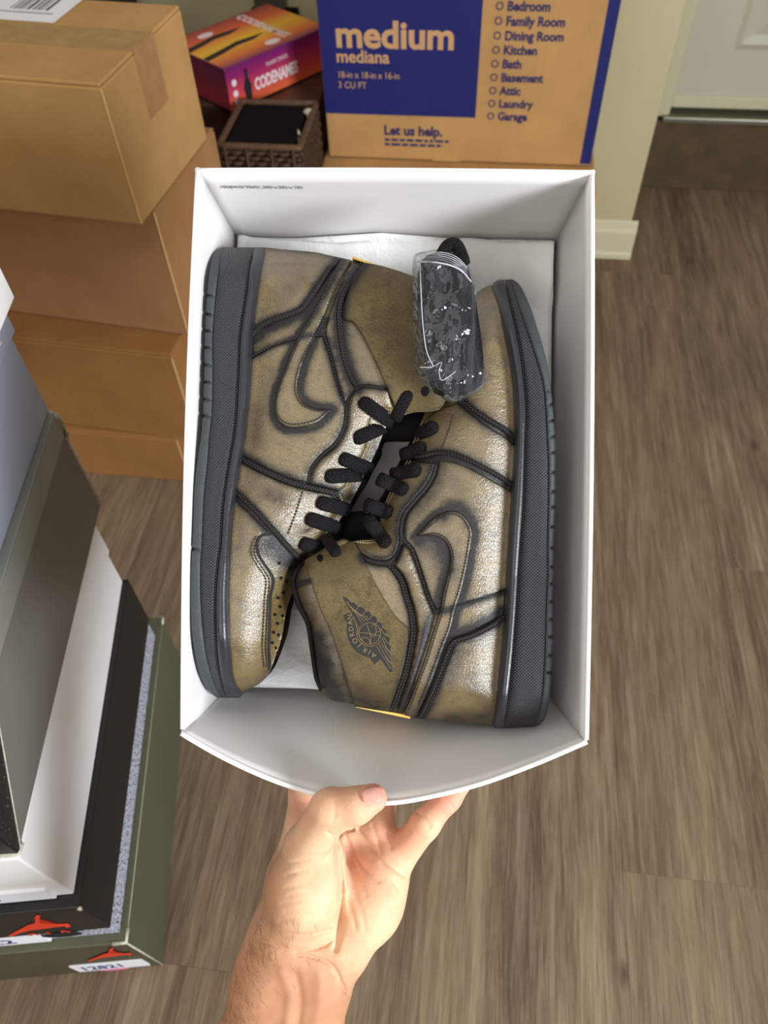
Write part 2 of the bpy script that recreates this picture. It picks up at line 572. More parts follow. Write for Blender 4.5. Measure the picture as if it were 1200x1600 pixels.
for xx in (-0.055, -0.02, 0.02, 0.055):
    v, f = sweep([(xx, -0.0045, 0.004), (xx + 0.001, -0.006, 0.05), (xx, -0.0045, bh)], 0.003, 6)
    mesh_obj('stake', v, f, M['wicker'], bk, True)
bi = empty('black_case', (-0.3595, 1.2260, 0.3125), 0)
tag(bi, 'black plastic case sitting in the wicker basket', 'case')
slab('case_body', -0.052, 0.058, -0.058, 0.066, 0, 0.086, M['black_plastic'], bi, 0.004)
slab('case_lid', -0.053, 0.059, -0.059, 0.067, 0.087, 0.101, M['black_plastic'], bi, 0.003)
pn = empty('grey_pen', (-0.2985, 1.182, 0.3125), 20)
tag(pn, 'slim grey pen standing in the basket corner', 'pen')
v, f = sweep([(0, 0, 0), (0.002, 0.006, 0.10)], 0.0035, 10); mesh_obj('barrel', v, f, M['grey_ink'], pn, True)
v, f = sweep([(0.002, 0.006, 0.10), (0.0022, 0.0068, 0.112)], [0.0035, 0.002], 10); mesh_obj('cap', v, f, M['metal'], pn, True)
pb = empty('pale_ball', (-0.2995, 1.275, 0.3125), 0)
def ico(name, c, r, mat, parent, sc=(1, 1, 1), sub=2):
    bm = bmesh.new()
    bmesh.ops.create_icosphere(bm, subdivisions=sub, radius=r)
    for vv in bm.verts:
        vv.co = Vector((vv.co.x * sc[0] + c[0], vv.co.y * sc[1] + c[1], vv.co.z * sc[2] + c[2]))
    return bm_obj(name, bm, mat, parent, True)
tag(pb, 'round pale knob at the back of the basket', 'knob')
v, f = sweep([(0, 0, 0), (0, 0, 0.085)], 0.004, 8); mesh_obj('stem', v, f, M['metal'], pb, True)
ico('knob_head', (0, 0, 0.095), 0.011, flat('pale_stone', lin(180, 172, 150), 0.5), pb)


def game_mat(kind):
    t = NT('game_print_' + kind)
    tc = t.n('ShaderNodeTexCoord')
    sp = t.n('ShaderNodeSeparateXYZ'); t.l(tc.outputs['Object'], sp.inputs[0])
    if kind == 'side':
        a = t.math('MULTIPLY', sp.outputs['Z'], 1 / 0.068)
        c = t.ramp(a, [(0.0, lin(226, 110, 56)), (0.35, lin(206, 70, 74)), (0.75, lin(150, 36, 100)), (1.0, lin(110, 30, 100))])
    elif kind == 'end':
        a = t.math('MULTIPLY', sp.outputs['Z'], 1 / 0.068)
        c = t.ramp(a, [(0.0, lin(150, 40, 56)), (1.0, lin(90, 22, 50))])
    else:
        a = t.math('MULTIPLY', sp.outputs['Y'], 1 / 0.165)
        c = t.ramp(a, [(0.0, lin(110, 34, 90)), (0.16, lin(226, 110, 50)), (0.45, lin(240, 186, 40)), (0.72, lin(220, 90, 50)), (1.0, lin(140, 32, 52))])
    t.set('Base Color', c); t.set('Roughness', 0.35); t.set('Specular IOR Level', 0.4)
    return t.m


gy = 53.0
gm = empty('board_game_box', (-0.438, 1.298, 0.397), gy)
tag(gm, 'purple and orange board game box lying tilted behind the basket', 'game box')
GL, GW, GH = 0.232, 0.165, 0.068
slab('lid', 0, GL, 0, GW, 0.001, GH, game_mat('side'), gm, 0.0015)
slab('cover_print', 0.001, GL - 0.001, 0.001, GW - 0.001, GH + 0.0001, GH + 0.0004, game_mat('top'), gm, 0)
slab('end_print', -0.0004, -0.0001, 0.001, GW - 0.001, 0.002, GH - 0.001, game_mat('end'), gm, 0)
M['game_white'] = flat('game_lettering', lin(232, 214, 214), 0.5, 0.3, 0.03, 40)
GF = lambda x, z: frame((x, -0.0004, z), (1, 0, 0), (0, 0, 1))
text_obj('lettering', 'CODENAMES', 0.026, M['game_white'], gm, GF(0.056, 0.018), 0.0010, width=0.098)
text_obj('lettering', 'VLAADA CHVATIL', 0.0095, M['game_white'], gm, GF(0.085, 0.047), 0.0, width=0.05)
for zz in (0.012, 0.026, 0.043):
    prism('print_blob', [(0.014 + 0.005 * math.cos(a_ * math.pi / 8), zz + 0.0055 * math.sin(a_ * math.pi / 8)) for a_ in range(16)], 0.0002, M['game_white'], gm, GF(0, 0))
GT = frame((0.0, 0.0, GH + 0.0005), (1, 0, 0), (0, 1, 0))
text_obj('lettering', 'CODENAMES', 0.026, M['game_white'], gm, frame((0.150, 0.158, GH + 0.0005), (0, -1, 0), (1, 0, 0)), 0.0008, width=0.135)
for cx, cy in ((0.065, 0.135), (0.125, 0.025)):
    prism('speech_oval', [(cx + 0.016 * math.cos(a * math.pi / 10), cy + 0.009 * math.sin(a * math.pi / 10)) for a in range(20)], 0.0002, M['game_white'], gm, GT)
for dx, dy in ((-0.02, 0.095), (-0.01, 0.045)):
    prism('dark_figure', [(dx + 0.012, dy), (dx + 0.05, dy + 0.006), (dx + 0.085, dy + 0.014), (dx + 0.12, dy + 0.012), (dx + 0.15, dy + 0.022), (dx + 0.125, dy + 0.024),
                          (dx + 0.095, dy + 0.028), (dx + 0.05, dy + 0.02), (dx + 0.012, dy + 0.014)], 0.0002, M['ink'], gm, GT)
prism('dark_figure', [(0.036, 0.002), (0.046, 0.002), (0.049, 0.03), (0.044, 0.044), (0.045, 0.054), (0.041, 0.060), (0.037, 0.054), (0.038, 0.044), (0.032, 0.03)], 0.0002, M['ink'], gm, GF(0, 0))

# things by the back wall
br = empty('wall_bracket', (-0.50, 1.879, 0.0), 0)
tag(br, 'grey metal bracket with dark foot on the wall above the game box', 'bracket')
slab('plate', -0.035, 0.035, -0.02, 0.0, 0.36, 0.50, M['metal'], br, 0.003)
slab('foot', -0.045, 0.06, -0.05, 0.0, 0.335, 0.36, M['black_plastic'], br, 0.003)
ico('screw_knob', (0.0, -0.024, 0.40), 0.008, M['white_paper'], br)
for x0, x1, nm, col, lb in ((-1.10, -0.965, 'storage_bin', (150, 156, 160), 'pale grey storage bin behind the stacked cartons'),
                            (-0.935, -0.86, 'wine_red_binder', (70, 30, 34), 'dark wine red binder standing behind the stacked cartons'),
                            (-0.855, -0.79, 'black_binder', (34, 24, 22), 'black binder standing behind the stacked cartons')):
    bn = empty(nm, ((x0 + x1) / 2, 1.62, 0), 0); tag(bn, lb, 'bin' if 'bin' == nm[-3:] and 'storage' in nm else 'binder')
    mm = flat(nm + '_finish', lin(*col), 0.5)
    hw = (x1 - x0) / 2
    slab('body', -hw, hw, 0, 0.22, 0, 0.47, mm, bn, 0.004)
    slab('spine_label', -hw * 0.6, hw * 0.6, -0.001, 0.001, 0.20, 0.32, M['white_paper'], bn, 0.0)

# ------------------------------------------------------------------ shoe boxes
def speckle():
    t = NT('speckled_print')
    v = t.coords()
    c = t.ramp(t.noise(v, 330, 3, 0.6), [(0.40, lin(60, 62, 70)), (0.50, lin(176, 180, 192)), (0.8, lin(206, 210, 222))])
    t.set('Base Color', c); t.set('Roughness', 0.5)
    return t.m


def dusty_black():
    t = NT('dusty_black_board')
    v = t.coords()
    c = t.ramp(t.noise(v, 420, 2, 0.7), [(0.66, lin(26, 25, 26)), (0.74, lin(160, 160, 160))])
    t.set('Base Color', c); t.set('Roughness', 0.5)
    return t.m


M['olive'] = flat('olive_board', lin(86, 86, 66), 0.42, 0.4, 0.06, 12)
M['olive_end'] = flat('olive_board_end', lin(76, 70, 50), 0.5, 0.4, 0.08, 30)
M['black_board'] = flat('black_board', lin(28, 26, 27), 0.42, 0.4, 0.08, 12)
M['white_board'] = flat('white_board', lin(232, 228, 226), 0.5, 0.35, 0.02, 10)
M['grey_board'] = flat('grey_board', lin(112, 108, 102), 0.4, 0.4, 0.06, 8)
M['grey_lip'] = flat('grey_lip', lin(136, 136, 128), 0.4, 0.4, 0.05, 30)
M['blue_grey'] = flat('blue_grey_board', lin(158, 166, 182), 0.42, 0.4, 0.04, 8)
M['speckle'] = speckle()
M['dusty_black'] = dusty_black()
M['worn_edge'] = flat('worn_card_edge', lin(186, 182, 164), 0.8, 0.2, 0.25, 200)
M['red_print'] = flat('red_print', lin(214, 62, 34), 0.55, 0.3, 0.06, 60)
M['pink'] = flat('pink_sticker', lin(244, 120, 160), 0.55, 0.3, 0.03, 60)

YAW = 11.6
FLAP_Y, FLAP_Z = 0.057, 0.070
FIG = [(-0.0300, 0.000), (-0.0200, 0.0062), (-0.0120, 0.0120), (-0.0055, 0.0135), (-0.0050, 0.0180), (-0.0062, 0.0215), (-0.0040, 0.0245), (-0.0008, 0.0230),
       (-0.0012, 0.0180), (-0.0004, 0.0125), (0.0040, 0.0105), (0.0170, 0.0092), (0.0270, 0.0088), (0.0300, 0.0040), (0.0265, 0.0030), (0.0235, 0.0056),
       (0.0120, 0.0052), (0.0020, 0.0044), (-0.0090, 0.0040), (-0.0190, 0.0014), (-0.0285, -0.0030)]


def EF(x, z):
    return frame((x, -0.0027, z), (1, 0, 0), (0, 0, 1))


def handlabel(r, x0, x1, z0, z1, s, sx_=1.0):
    lb_ = slab('paper_label', x0, x1, -0.0027, 0.0, z0, z1, M['white_paper'], r, 0)
    text_obj('lettering', s, (z1 - z0) * 0.78, M['blue_ink'], lb_, frame((x0 + 0.006, -0.00285, z0 + (z1 - z0) * 0.24), (1, 0, 0), (0.12, 0, 1)), 0.0004, sx=sx_)


def worn(r, pts, rad=0.0011):
    v, f = sweep(pts, rad, 6)
    mesh_obj('worn_edge', v, f, M['worn_edge'], r, True)


# olive box on the floor
ob = empty('shoe_box', (-0.2935, 0.0990, 0.0), YAW)
tag(ob, 'olive green shoe box on the floor, bottom of the shoe box stack', 'box')
slab('body', -0.262, 0, 0, 0.368, 0, 0.144, M['olive'], ob, 0.0015)
slab('end_panel', -0.261, -0.001, -0.0012, 0.0, 0.001, 0.143, M['olive_end'], ob, 0.0)
slab('lid', -0.263, 0.0012, -0.0018, 0.3695, 0.1445, 0.1470, M['olive'], ob, 0.001)
worn(ob, [(0.0008, -0.001, 0.002), (0.0005, -0.001, 0.14)], 0.0010)
worn(ob, [(0.0008, 0.0, 0.1445), (0.0008, 0.366, 0.1445)], 0.0006)
worn(ob, [(-0.012, -0.0012, 0.1465), (0.0012, -0.0012, 0.146), (0.001, 0.012, 0.146)], 0.0022)
worn(ob, [(0.0005, 0.360, 0.145), (0.001, 0.369, 0.145), (-0.006, 0.369, 0.145)], 0.0022)
prism('jumping_figure_print', [(x * 0.75 + 0.40 * y * 2.3, y * 2.3) for x, y in FIG], 0.0002, M['red_print'], ob, EF(-0.036, 0.078))
handlabel(ob, -0.088, -0.010, 0.014, 0.050, '12821', 0.7)
prism('pink_sticker', [(0.017 * math.cos(a * math.pi / 12), 0.011 * math.sin(a * math.pi / 12)) for a in range(24)], 0.0003, M['pink'], ob, frame((-0.050, -0.0022, 0.013), (1, 0, 0), (0, 0, 1)))

# black box with speckled base
kb = empty('shoe_box', (-0.3005, 0.1055, 0.1475), YAW)
tag(kb, 'black lidded shoe box with grey speckled base on the olive box', 'box')
slab('body', -0.236, 0, 0, 0.335, 0, 0.10, M['speckle'], kb, 0.0012)
slab('lid', -0.239, 0.0022, -0.0022, 0.3375, 0.036, 0.1265, M['black_board'], kb, 0.0015)
prism('jumping_figure_print', [(x * 0.95 + 0.40 * y * 2.8, y * 2.8) for x, y in FIG], 0.0003, M['red_print'], kb, EF(-0.060, 0.050))
for i, (lx, lw) in enumerate(((-0.074, 0.010), (-0.056, 0.003), (-0.044, 0.009))):
    prism('print_letter', [(0, 0), (lw * 0.3, 0.0), (lw * 0.5, 0.006), (lw * 0.75, 0.0), (lw, 0.0), (lw * 0.6, 0.009), (lw * 0.3, 0.009)], 0.0003, M['red_print'], kb, EF(lx, 0.038))
handlabel(kb, -0.150, -0.066, 0.003, 0.034, '5822', 1.0)
vv_ = [(0.019 * math.cos(a * math.pi / 14), 0.010 * math.sin(a * math.pi / 14)) for a in range(28)]
prism('thumb_hole', vv_, 0.0002, flat('hole_shadow_board', lin(14, 13, 13), 0.9), kb, frame((-0.046, -0.0029, 0.030), (1, 0, 0), (0, 0, 1)))  # flat dark disc, the shade inside the hole put into its colour
worn(kb, [(0.0018, -0.0018, 0.120), (0.0018, -0.0018, 0.1255)], 0.0018)

# white box
wb = empty('shoe_box', (-0.3060, 0.1140, 0.2745), YAW)
tag(wb, 'plain white shoe box between the black and grey boxes', 'box')
slab('body', -0.236, 0, 0, 0.325, 0, 0.115, M['white_board'], wb, 0.0012)
slab('lid', -0.239, 0.0022, -0.0022, 0.3275, 0.056, 0.1245, M['white_board'], wb, 0.0015)
handlabel(wb, -0.110, -0.014, 0.002, 0.030, '5523', 1.1)

# grey box with black end
gb = empty('shoe_box', (-0.305, 0.117, 0.3995), 9.6)
tag(gb, 'grey shoe box with dusty black end and torn far corner', 'box')
slab('body', -0.242, 0, 0, 0.332, 0, 0.128, M['grey_board'], gb, 0.0012)
slab('end_panel', -0.242, 0.0004, -0.0016, 0.0, 0.0, 0.129, M['dusty_black'], gb, 0.0)
slab('top_lip', -0.242, 0.0005, -0.0005, 0.3325, 0.1282, 0.1305, M['grey_lip'], gb, 0.0008)
slab('side_tape', 0.0, 0.0007, 0.004, 0.328, 0.104, 0.1285, M['grey_lip'], gb, 0.0)
worn(gb, [(-0.004, 0.331, 0.1295), (0.001, 0.333, 0.127), (0.0012, 0.334, 0.112), (0.0008, 0.333, 0.10)], 0.0022)
worn(gb, [(-0.014, 0.3345, 0.1275), (-0.004, 0.3345, 0.1275), (0.0015, 0.330, 0.1265)], 0.0026)
worn(gb, [(0.0004, 0.333, 0.10), (0.0004, 0.333, 0.004)], 0.0008)
prism('black_side_flap', [(0, 0.0005), (0.002, 0.0005), (FLAP_Y, FLAP_Z), (FLAP_Y * 0.128 / FLAP_Z, 0.1285), (0, 0.1285)], 0.0009, M['dusty_black'], gb, frame((0.0003, 0, 0), (0, 1, 0), (0, 0, 1)))
worn(gb, [(0.0015, 0.002, 0.002), (0.0015, FLAP_Y, FLAP_Z), (0.0015, FLAP_Y * 0.128 / FLAP_Z, 0.128)], 0.0006)
worn(gb, [(-0.02, -0.0018, 0.0015), (0.001, -0.0012, 0.001), (0.001, 0.006, 0.001)], 0.002)

# blue grey lidded box
lb = empty('shoe_box', (-0.317, 0.128, 0.5305), 8.6)
tag(lb, 'pale blue grey lidded shoe box near the top of the stack', 'box')
slab('body', -0.226, 0, 0, 0.322, 0, 0.110, M['blue_grey'], lb, 0.0012)
slab('lid', -0.230, 0.0034, -0.003, 0.326, 0.084, 0.1300, M['blue_grey'], lb, 0.0015)
for zz in (0.094, 0.112):
    slab('lid_crease', 0.0034, 0.0038, 0.01, 0.30, zz, zz + 0.0008, M['white_board'], lb, 0)

# white lid on top
tb = empty('shoe_box', (-0.282, 0.117, 0.661), 9.5)
tag(tb, 'glossy white shoe box at the left frame edge, topmost of its stack', 'box')
slab('body', -0.23, -0.003, 0.003, 0.317, 0, 0.110, M['white_board'], tb, 0.0012)
slab('lid', -0.233, 0, 0, 0.320, 0.0005, 0.125, M['white_board'], tb, 0.0015)

# ------------------------------------------------------------------ the held tray
TR = np.array([[0.9994511731, 0.0189460571, -0.0271735074],
               [-0.0180620739, 0.9993112561, 0.0324156589],
               [0.0277689407, -0.0319070584, 0.9991050123]])
TP = np.array([0.0025319003, 0.0369936372, -0.4473205665])
T_R = CAM_R @ TR
T_P = CAM_R @ TP + CAM_P
TRAY_M = Matrix(np.vstack([np.hstack([T_R, T_P[:, None]]), [0, 0, 0, 1]]).tolist())
CAM_T = TR.T @ (-TP)          # camera position in tray space


def PX(px, py, z):
    """photo pixel -> point of the tray's space at height z over the rim plane (arrays or scalars)"""
    px = np.asarray(px, float); py = np.asarray(py, float); z = np.asarray(z, float)
    d = np.stack([(px - 600) / F_PX, -(py - 800) / F_PX, -np.ones_like(px)], -1) @ TR
    t = (z - CAM_T[2]) / d[..., 2]
    return CAM_T + d * t[..., None]


def tray_root(name, off=(0, 0, 0)):
    o = bpy.data.objects.new(name, None)
    o.empty_display_size = 0.02
    COL.objects.link(o)
    o.matrix_world = TRAY_M @ Matrix.Translation(off)
    return o


M['tray_card'] = flat('white_coated_card', lin(232, 229, 226), 0.40, 0.4, 0.012, 8)
M['tray_core'] = flat('white_card_edge', lin(246, 246, 246), 0.6, 0.3, 0.02, 200)
TD = 0.117
tray = tray_root('shoe_box_tray', (0, -0.165, -TD))
tag(tray, 'open white shoe box tray held by a hand, shoes lying inside', 'box')
OFF = Vector((0, 0.165, TD))


def trayv(V):
    return [Vector(v) + OFF for v in V]


def wall_grid(name, inner, outer_off, nu, nv, mat):
    """inner(u,v)->point; wall thickened by outer_off(u,v); v=1 is the rim"""
    V = []; Fc = []
    for s in (0, 1):
        for i in range(nu + 1):
            for j in range(nv + 1):
                p = Vector(inner(i / nu, j / nv))
                if s:
                    p = p + Vector(outer_off(i / nu, j / nv))
                V.append(p)
    n1 = (nu + 1) * (nv + 1)
    idx = lambda s, i, j: s * n1 + i * (nv + 1) + j
    for i in range(nu):
        for j in range(nv):
            Fc.append((idx(0, i, j), idx(0, i + 1, j), idx(0, i + 1, j + 1), idx(0, i, j + 1)))
            Fc.append((idx(1, i, j), idx(1, i, j + 1), idx(1, i + 1, j + 1), idx(1, i + 1, j)))
    for i in range(nu):
        Fc.append((idx(0, i, nv), idx(0, i + 1, nv), idx(1, i + 1, nv), idx(1, i, nv)))
        Fc.append((idx(0, i, 0), idx(1, i, 0), idx(1, i + 1, 0), idx(0, i + 1, 0)))
    for j in range(nv):
        Fc.append((idx(0, 0, j), idx(0, 0, j + 1), idx(1, 0, j + 1), idx(1, 0, j)))
        Fc.append((idx(0, nu, j), idx(1, nu, j), idx(1, nu, j + 1), idx(0, nu, j + 1)))
    bm = bmesh.new()
    bv = [bm.verts.new(v + OFF) for v in V]
    for f in Fc:
        bm.faces.new([bv[i] for i in f])
    return bm_obj(name, bm, mat, tray, True)


TH = 0.0026
hx, hy = 0.1175, 0.165


def L(a, b, t):
    return a + (b - a) * t


sm = lambda t: t * t * (3 - 2 * t)
o = wall_grid('left_wall', lambda u, v: (-hx + TH - 0.0022 * math.sin(math.pi * u) * sm(v), L(-hy, hy, u), L(-TD, 0, v)), lambda u, v: (-TH, 0, 0), 24, 8, M['tray_card'])
o = wall_grid('right_wall', lambda u, v: (hx - TH + 0.0012 * math.sin(math.pi * u) * sm(v), L(hy, -hy, u), L(-TD, 0, v)), lambda u, v: (TH, 0, 0), 24, 8, M['tray_card'])
o = wall_grid('back_wall', lambda u, v: (L(-hx, hx, u), hy - TH + 0.0008 * math.sin(math.pi * u) * sm(v), L(-TD, 0, v)), lambda u, v: (0, TH, 0), 24, 8, M['tray_card'])
RIM = spline([(283, 1142), (340, 1175), (400, 1204), (460, 1227), (520, 1243), (580, 1251), (640, 1247), (740, 1224), (830, 1192), (917, 1155)], 2.0)


def rim_pt(u):
    f_ = u * (len(RIM) - 1); i = min(int(f_), len(RIM) - 2); t = f_ - i
    p = RIM[i] * (1 - t) + RIM[i + 1] * t
    zz = -0.006 * math.sin(math.pi * u)
    q = PX(p[0], p[1], zz)
    return q


def front_in(u, v):
    q = rim_pt(u)
    b = (L(-hx + TH, hx - TH, u), -hy + TH, -TD)
    w = v ** 1.25
    return (L(b[0], q[0], v), L(b[1], q[1], w), L(b[2], q[2], v))


o = wall_grid('front_wall', front_in, lambda u, v: (0, -TH, -0.0006 * v), 48, 16, M['tray_card'])
bm = box_bm(-hx, hx, -hy, hy, -TD - 0.0022, -TD, 0)
for vv in bm.verts:
    vv.co += OFF
bm_obj('bottom', bm, M['tray_card'], tray)
# rim edge, pale raw card
for a, b in (((-hx + TH / 2, -hy, 0), (-hx + TH / 2, hy, 0)), ((hx - TH / 2, -hy, 0), (hx - TH / 2, hy, 0)), ((-hx, hy - TH / 2, 0), (hx, hy - TH / 2, 0))):
    bow = -0.0022 if a[0] < 0 and b[0] < 0 else (0.0012 if a[0] > 0 and b[0] > 0 else 0)
    pts = []
    for i in range(25):
        t = i / 24
        p = Vector(a).lerp(Vector(b), t)
        if bow:
            p.x += bow * math.sin(math.pi * t)
        else:
            p.y += 0.0008 * math.sin(math.pi * t)
        pts.append(p + OFF)
    v, f = sweep(pts, TH * 0.58, 8)
    mesh_obj('rim_edge', v, f, M['tray_core'], tray, True)
pts = [Vector(rim_pt(i / 60)) + Vector((0, -TH / 2, 0)) + OFF for i in range(61)]
v, f = sweep(pts, TH * 0.62, 8)
mesh_obj('rim_edge', v, f, M['tray_core'], tray, True)
p_ = Vector(PX(345, 287, -0.02)); a0 = Vector((p_.x, hy - TH - 0.0004, -0.0195)) + OFF
text_obj('lettering', '15NJW18 TRAY_330 x 235 x 120', 0.0046, M['grey_ink'], tray, frame(a0, (1, 0, 0), (0, 0, 1)), 0.00005, sx=0.80, extrude=0.00005)


# tissue paper
def tissue_mat():
    t = NT('tissue_paper')
    v = t.coords()
    t.set('Base Color', t.ramp(t.noise(v, 12, 4), [(0.3, lin(226, 226, 224)), (0.7, lin(242, 242, 240))]))
    t.set('Roughness', 0.75); t.set('Specular IOR Level', 0.2)
    t.set('Subsurface Weight', 0.0)
    n1 = t.noise(v, 26, 5, 0.6, 0.7); n2 = t.noise(v, 700, 2)
    t.set('Normal', t.bump(t.math('ADD', n1, t.math('MULTIPLY', n2, 0.05)), 0.7, 0.006))
    return t.m


M['tissue'] = tissue_mat()
ts = tray_root('tissue_paper', (0, 0, -TD))
tag(ts, 'crumpled white tissue paper lining the tray under the shoes', 'paper')
rs = np.random.RandomState(4)


def smooth_noise(nx, ny, cells, rs):
    g = rs.rand(cells + 3, cells + 3)
    x = np.linspace(0, cells, nx); y = np.linspace(0, cells, ny)
    xi = x.astype(int); yi = y.astype(int); fx = x - xi; fy = y - yi
    fx = fx * fx * (3 - 2 * fx); fy = fy * fy * (3 - 2 * fy)
    a = g[np.ix_(xi, yi)]; b = g[np.ix_(xi + 1, yi)]; c = g[np.ix_(xi, yi + 1)]; d = g[np.ix_(xi + 1, yi + 1)]
    return (a * (1 - fx)[:, None] + b * fx[:, None]) * (1 - fy)[None, :] + (c * (1 - fx)[:, None] + d * fx[:, None]) * fy[None, :]


def sheet(name, x0, x1, y0, y1, zf, nx=90, ny=120, amp=0.002, parent=None, edge=None):
    X = np.linspace(x0, x1, nx); Y = np.linspace(y0, y1, ny)
    XX, YY = np.meshgrid(X, Y, indexing='ij')
    Z = zf(XX, YY) + amp * (smooth_noise(nx, ny, 7, rs) - 0.5) + amp * 0.5 * (smooth_noise(nx, ny, 16, rs) - 0.5)
    if edge is not None:
        XX, YY = edge(XX, YY)
    V = np.stack([XX, YY, Z + TD], -1).reshape(-1, 3)
    Fc = [(i * ny + j, (i + 1) * ny + j, (i + 1) * ny + j + 1, i * ny + j + 1) for i in range(nx - 1) for j in range(ny - 1)]
    ob_ = mesh_obj(name, V, Fc, M['tissue'], parent, True)
    md = ob_.modifiers.new('thickness', 'SOLIDIFY'); md.thickness = 0.0004
    return ob_


def tz1(x, y):
    rb = np.clip((y - 0.105) / 0.05, 0, 1); rr = np.clip((x - 0.078) / 0.03, 0, 1)
    rl = np.clip((-0.100 - x) / 0.012, 0, 1); rf = np.clip((-0.130 - y) / 0.03, 0, 1)
    s_ = lambda t: t * t * (3 - 2 * t)
    return np.minimum(-0.1095 + 0.020 * s_(rb) + 0.014 * s_(rr) + 0.006 * s_(rl) + 0.012 * s_(rf), -0.0855)


sheet('lining_sheet', -0.1115, 0.1105, -0.158, 0.158, tz1, parent=ts, amp=0.0042,
      edge=lambda X, Y: (X, Y + 0.002 * np.sin(X * 40) * (np.abs(Y) > 0.15)))
sheet('under_sheet', -0.1125, 0.1120, -0.160, 0.1605, lambda x, y: np.minimum(tz1(x, y) + 0.0004, -0.0905) - 0.0035 + 0.010 * np.clip((y - 0.150) / 0.01, 0, 1) * np.clip(1 - np.abs(x + 0.01) / 0.06, 0, 1), parent=ts, amp=0.0008)
# curled corner
cp = []
for i in range(26):
    t = i / 25; a = t * 4.2
    q = PX(350 + 26 * math.cos(a + 2.4) * (1 - 0.55 * t) + 14, 1100 + 9 * math.sin(a + 2.4) * (1 - 0.5 * t), -0.086)
    cp.append(Vector(q) + Vector((0, 0, TD)))
V = []; Fc = []
for i, p in enumerate(cp):
    V += [p + Vector((0, -0.001, -0.010)), p + Vector((0, 0, 0.003))]
for i in range(len(cp) - 1):
    Fc.append((2 * i, 2 * i + 2, 2 * i + 3, 2 * i + 1))
oc = mesh_obj('curled_corner', V, Fc, M['tissue'], ts, True)
oc.modifiers.new('thickness', 'SOLIDIFY').thickness = 0.0006

# ------------------------------------------------------------------ shoes
def leather(strap=False):
    t = NT('matte_strap_leather' if strap else 'burnished_leather')
    v = t.coords()
    at = t.n('ShaderNodeAttribute', attribute_name='burn')
    big = t.noise(v, 30, 4, 0.6, 0.4)
    mid = t.noise(v, 120, 4, 0.65)
    fine = t.noise(v, 1500, 4, 0.72)
    gold = t.ramp(mid, [(0.28, lin(90, 72, 36)), (0.5, lin(137, 112, 58)), (0.75, lin(162, 134, 74))])
    if strap:
        gold = t.ramp(mid, [(0.28, lin(90, 76, 48)), (0.5, lin(122, 104, 66)), (0.75, lin(142, 122, 80))])
    worn_ = t.ramp(big, [(0.50, (0, 0, 0, 1)), (0.72, (1, 1, 1, 1))])
    c = t.mix(t.math('MULTIPLY', worn_, 0.6), gold, lin(74, 60, 36))
    fl = t.ramp(fine, [(0.42, (1, 1, 1, 1)), (0.60, (0, 0, 0, 1))])
    c = t.mix(t.math('MULTIPLY', fl, 0.62), c, lin(52, 42, 26))
    ve = t.n('ShaderNodeTexVoronoi', feature='DISTANCE_TO_EDGE'); ve.inputs['Scale'].default_value = 1050
    t.l(v, ve.inputs['Vector'])
    peb = t.ramp(ve.outputs['Distance'], [(0.0, (1, 1, 1, 1)), (0.16, (0, 0, 0, 1))])
    c = t.mix(t.math('MULTIPLY', peb, 0.45), c, lin(48, 38, 24))
    nb = t.math('ADD', at.outputs['Fac'], t.math('MULTIPLY', t.math('SUBTRACT', mid, 0.5), 1.2))
    nb = t.math('ADD', nb, t.math('MULTIPLY', t.math('SUBTRACT', fine, 0.5), 1.1))
    burn = t.ramp(nb, [(0.16, (0, 0, 0, 1)), (0.95, (1, 1, 1, 1))])
    c = t.mix(burn, c, lin(26, 24, 23))
    t.set('Base Color', c)
    t.set('Metallic', 0.0 if strap else 0.08)
    t.set('Roughness', 0.72 if strap else 0.55)
    t.set('Specular IOR Level', 0.25 if strap else 0.4)
    t.set('Coat Weight', 0.06 if strap else t.math('SUBTRACT', 1.0, t.math('MULTIPLY', burn, 0.9))); t.set('Coat Roughness', 0.26); t.set('Coat IOR', 1.85)
    vor = t.n('ShaderNodeTexVoronoi', feature='DISTANCE_TO_EDGE'); vor.inputs['Scale'].default_value = 620
    t.l(v, vor.inputs['Vector'])
    wr = t.noise(t.coords((1, 2.4, 1)), 130, 4, 0.6, 1.2)
    h = t.math('ADD', t.math('MULTIPLY', fine, 0.55), t.math('MULTIPLY', t.ramp(vor.outputs['Distance'], [(0.0, (0, 0, 0, 1)), (0.12, (1, 1, 1, 1))]), 0.25))
    h = t.math('ADD', h, t.math('MULTIPLY', wr, 1.6))
    nn = t.bump(h, 0.34, 0.0008)
    t.set('Normal', nn); t.set('Coat Normal', nn)
    return t.m


def rubber(name, col, kind):
    t = NT(name)
    v = t.coords()
    c = t.ramp(t.noise(v, 260, 3), [(0.35, tuple(x * 0.8 for x in col[:3]) + (1,)), (0.7, col)])
    if kind == 'chalky':
        c = t.mix(t.math('MULTIPLY', t.ramp(t.noise(v, 900, 2), [(0.6, (0, 0, 0, 1)), (0.75, (1, 1, 1, 1))]), 0.5), c, tuple(min(1, x * 2.6) for x in col[:3]) + (1,))
    t.set('Base Color', c)
    t.set('Roughness', {'weave': 0.5, 'smooth': 0.34, 'chalky': 0.62}[kind]); t.set('Specular IOR Level', 0.5)
    if kind == 'weave':
        w1 = t.n('ShaderNodeTexWave', bands_direction='DIAGONAL'); w1.inputs['Scale'].default_value = 330
        t.l(t.coords((1, 1, 0.4)), w1.inputs['Vector'])
        w2 = t.n('ShaderNodeTexWave', bands_direction='DIAGONAL'); w2.inputs['Scale'].default_value = 330
        t.l(t.coords((-1, 1, 0.4)), w2.inputs['Vector'])
        t.set('Normal', t.bump(t.math('MULTIPLY', w1.outputs['Fac'], w2.outputs['Fac']), 0.8, 0.0007))
    else:
        t.set('Normal', t.bump(t.noise(v, 800, 3), 0.2, 0.0006))
    return t.m


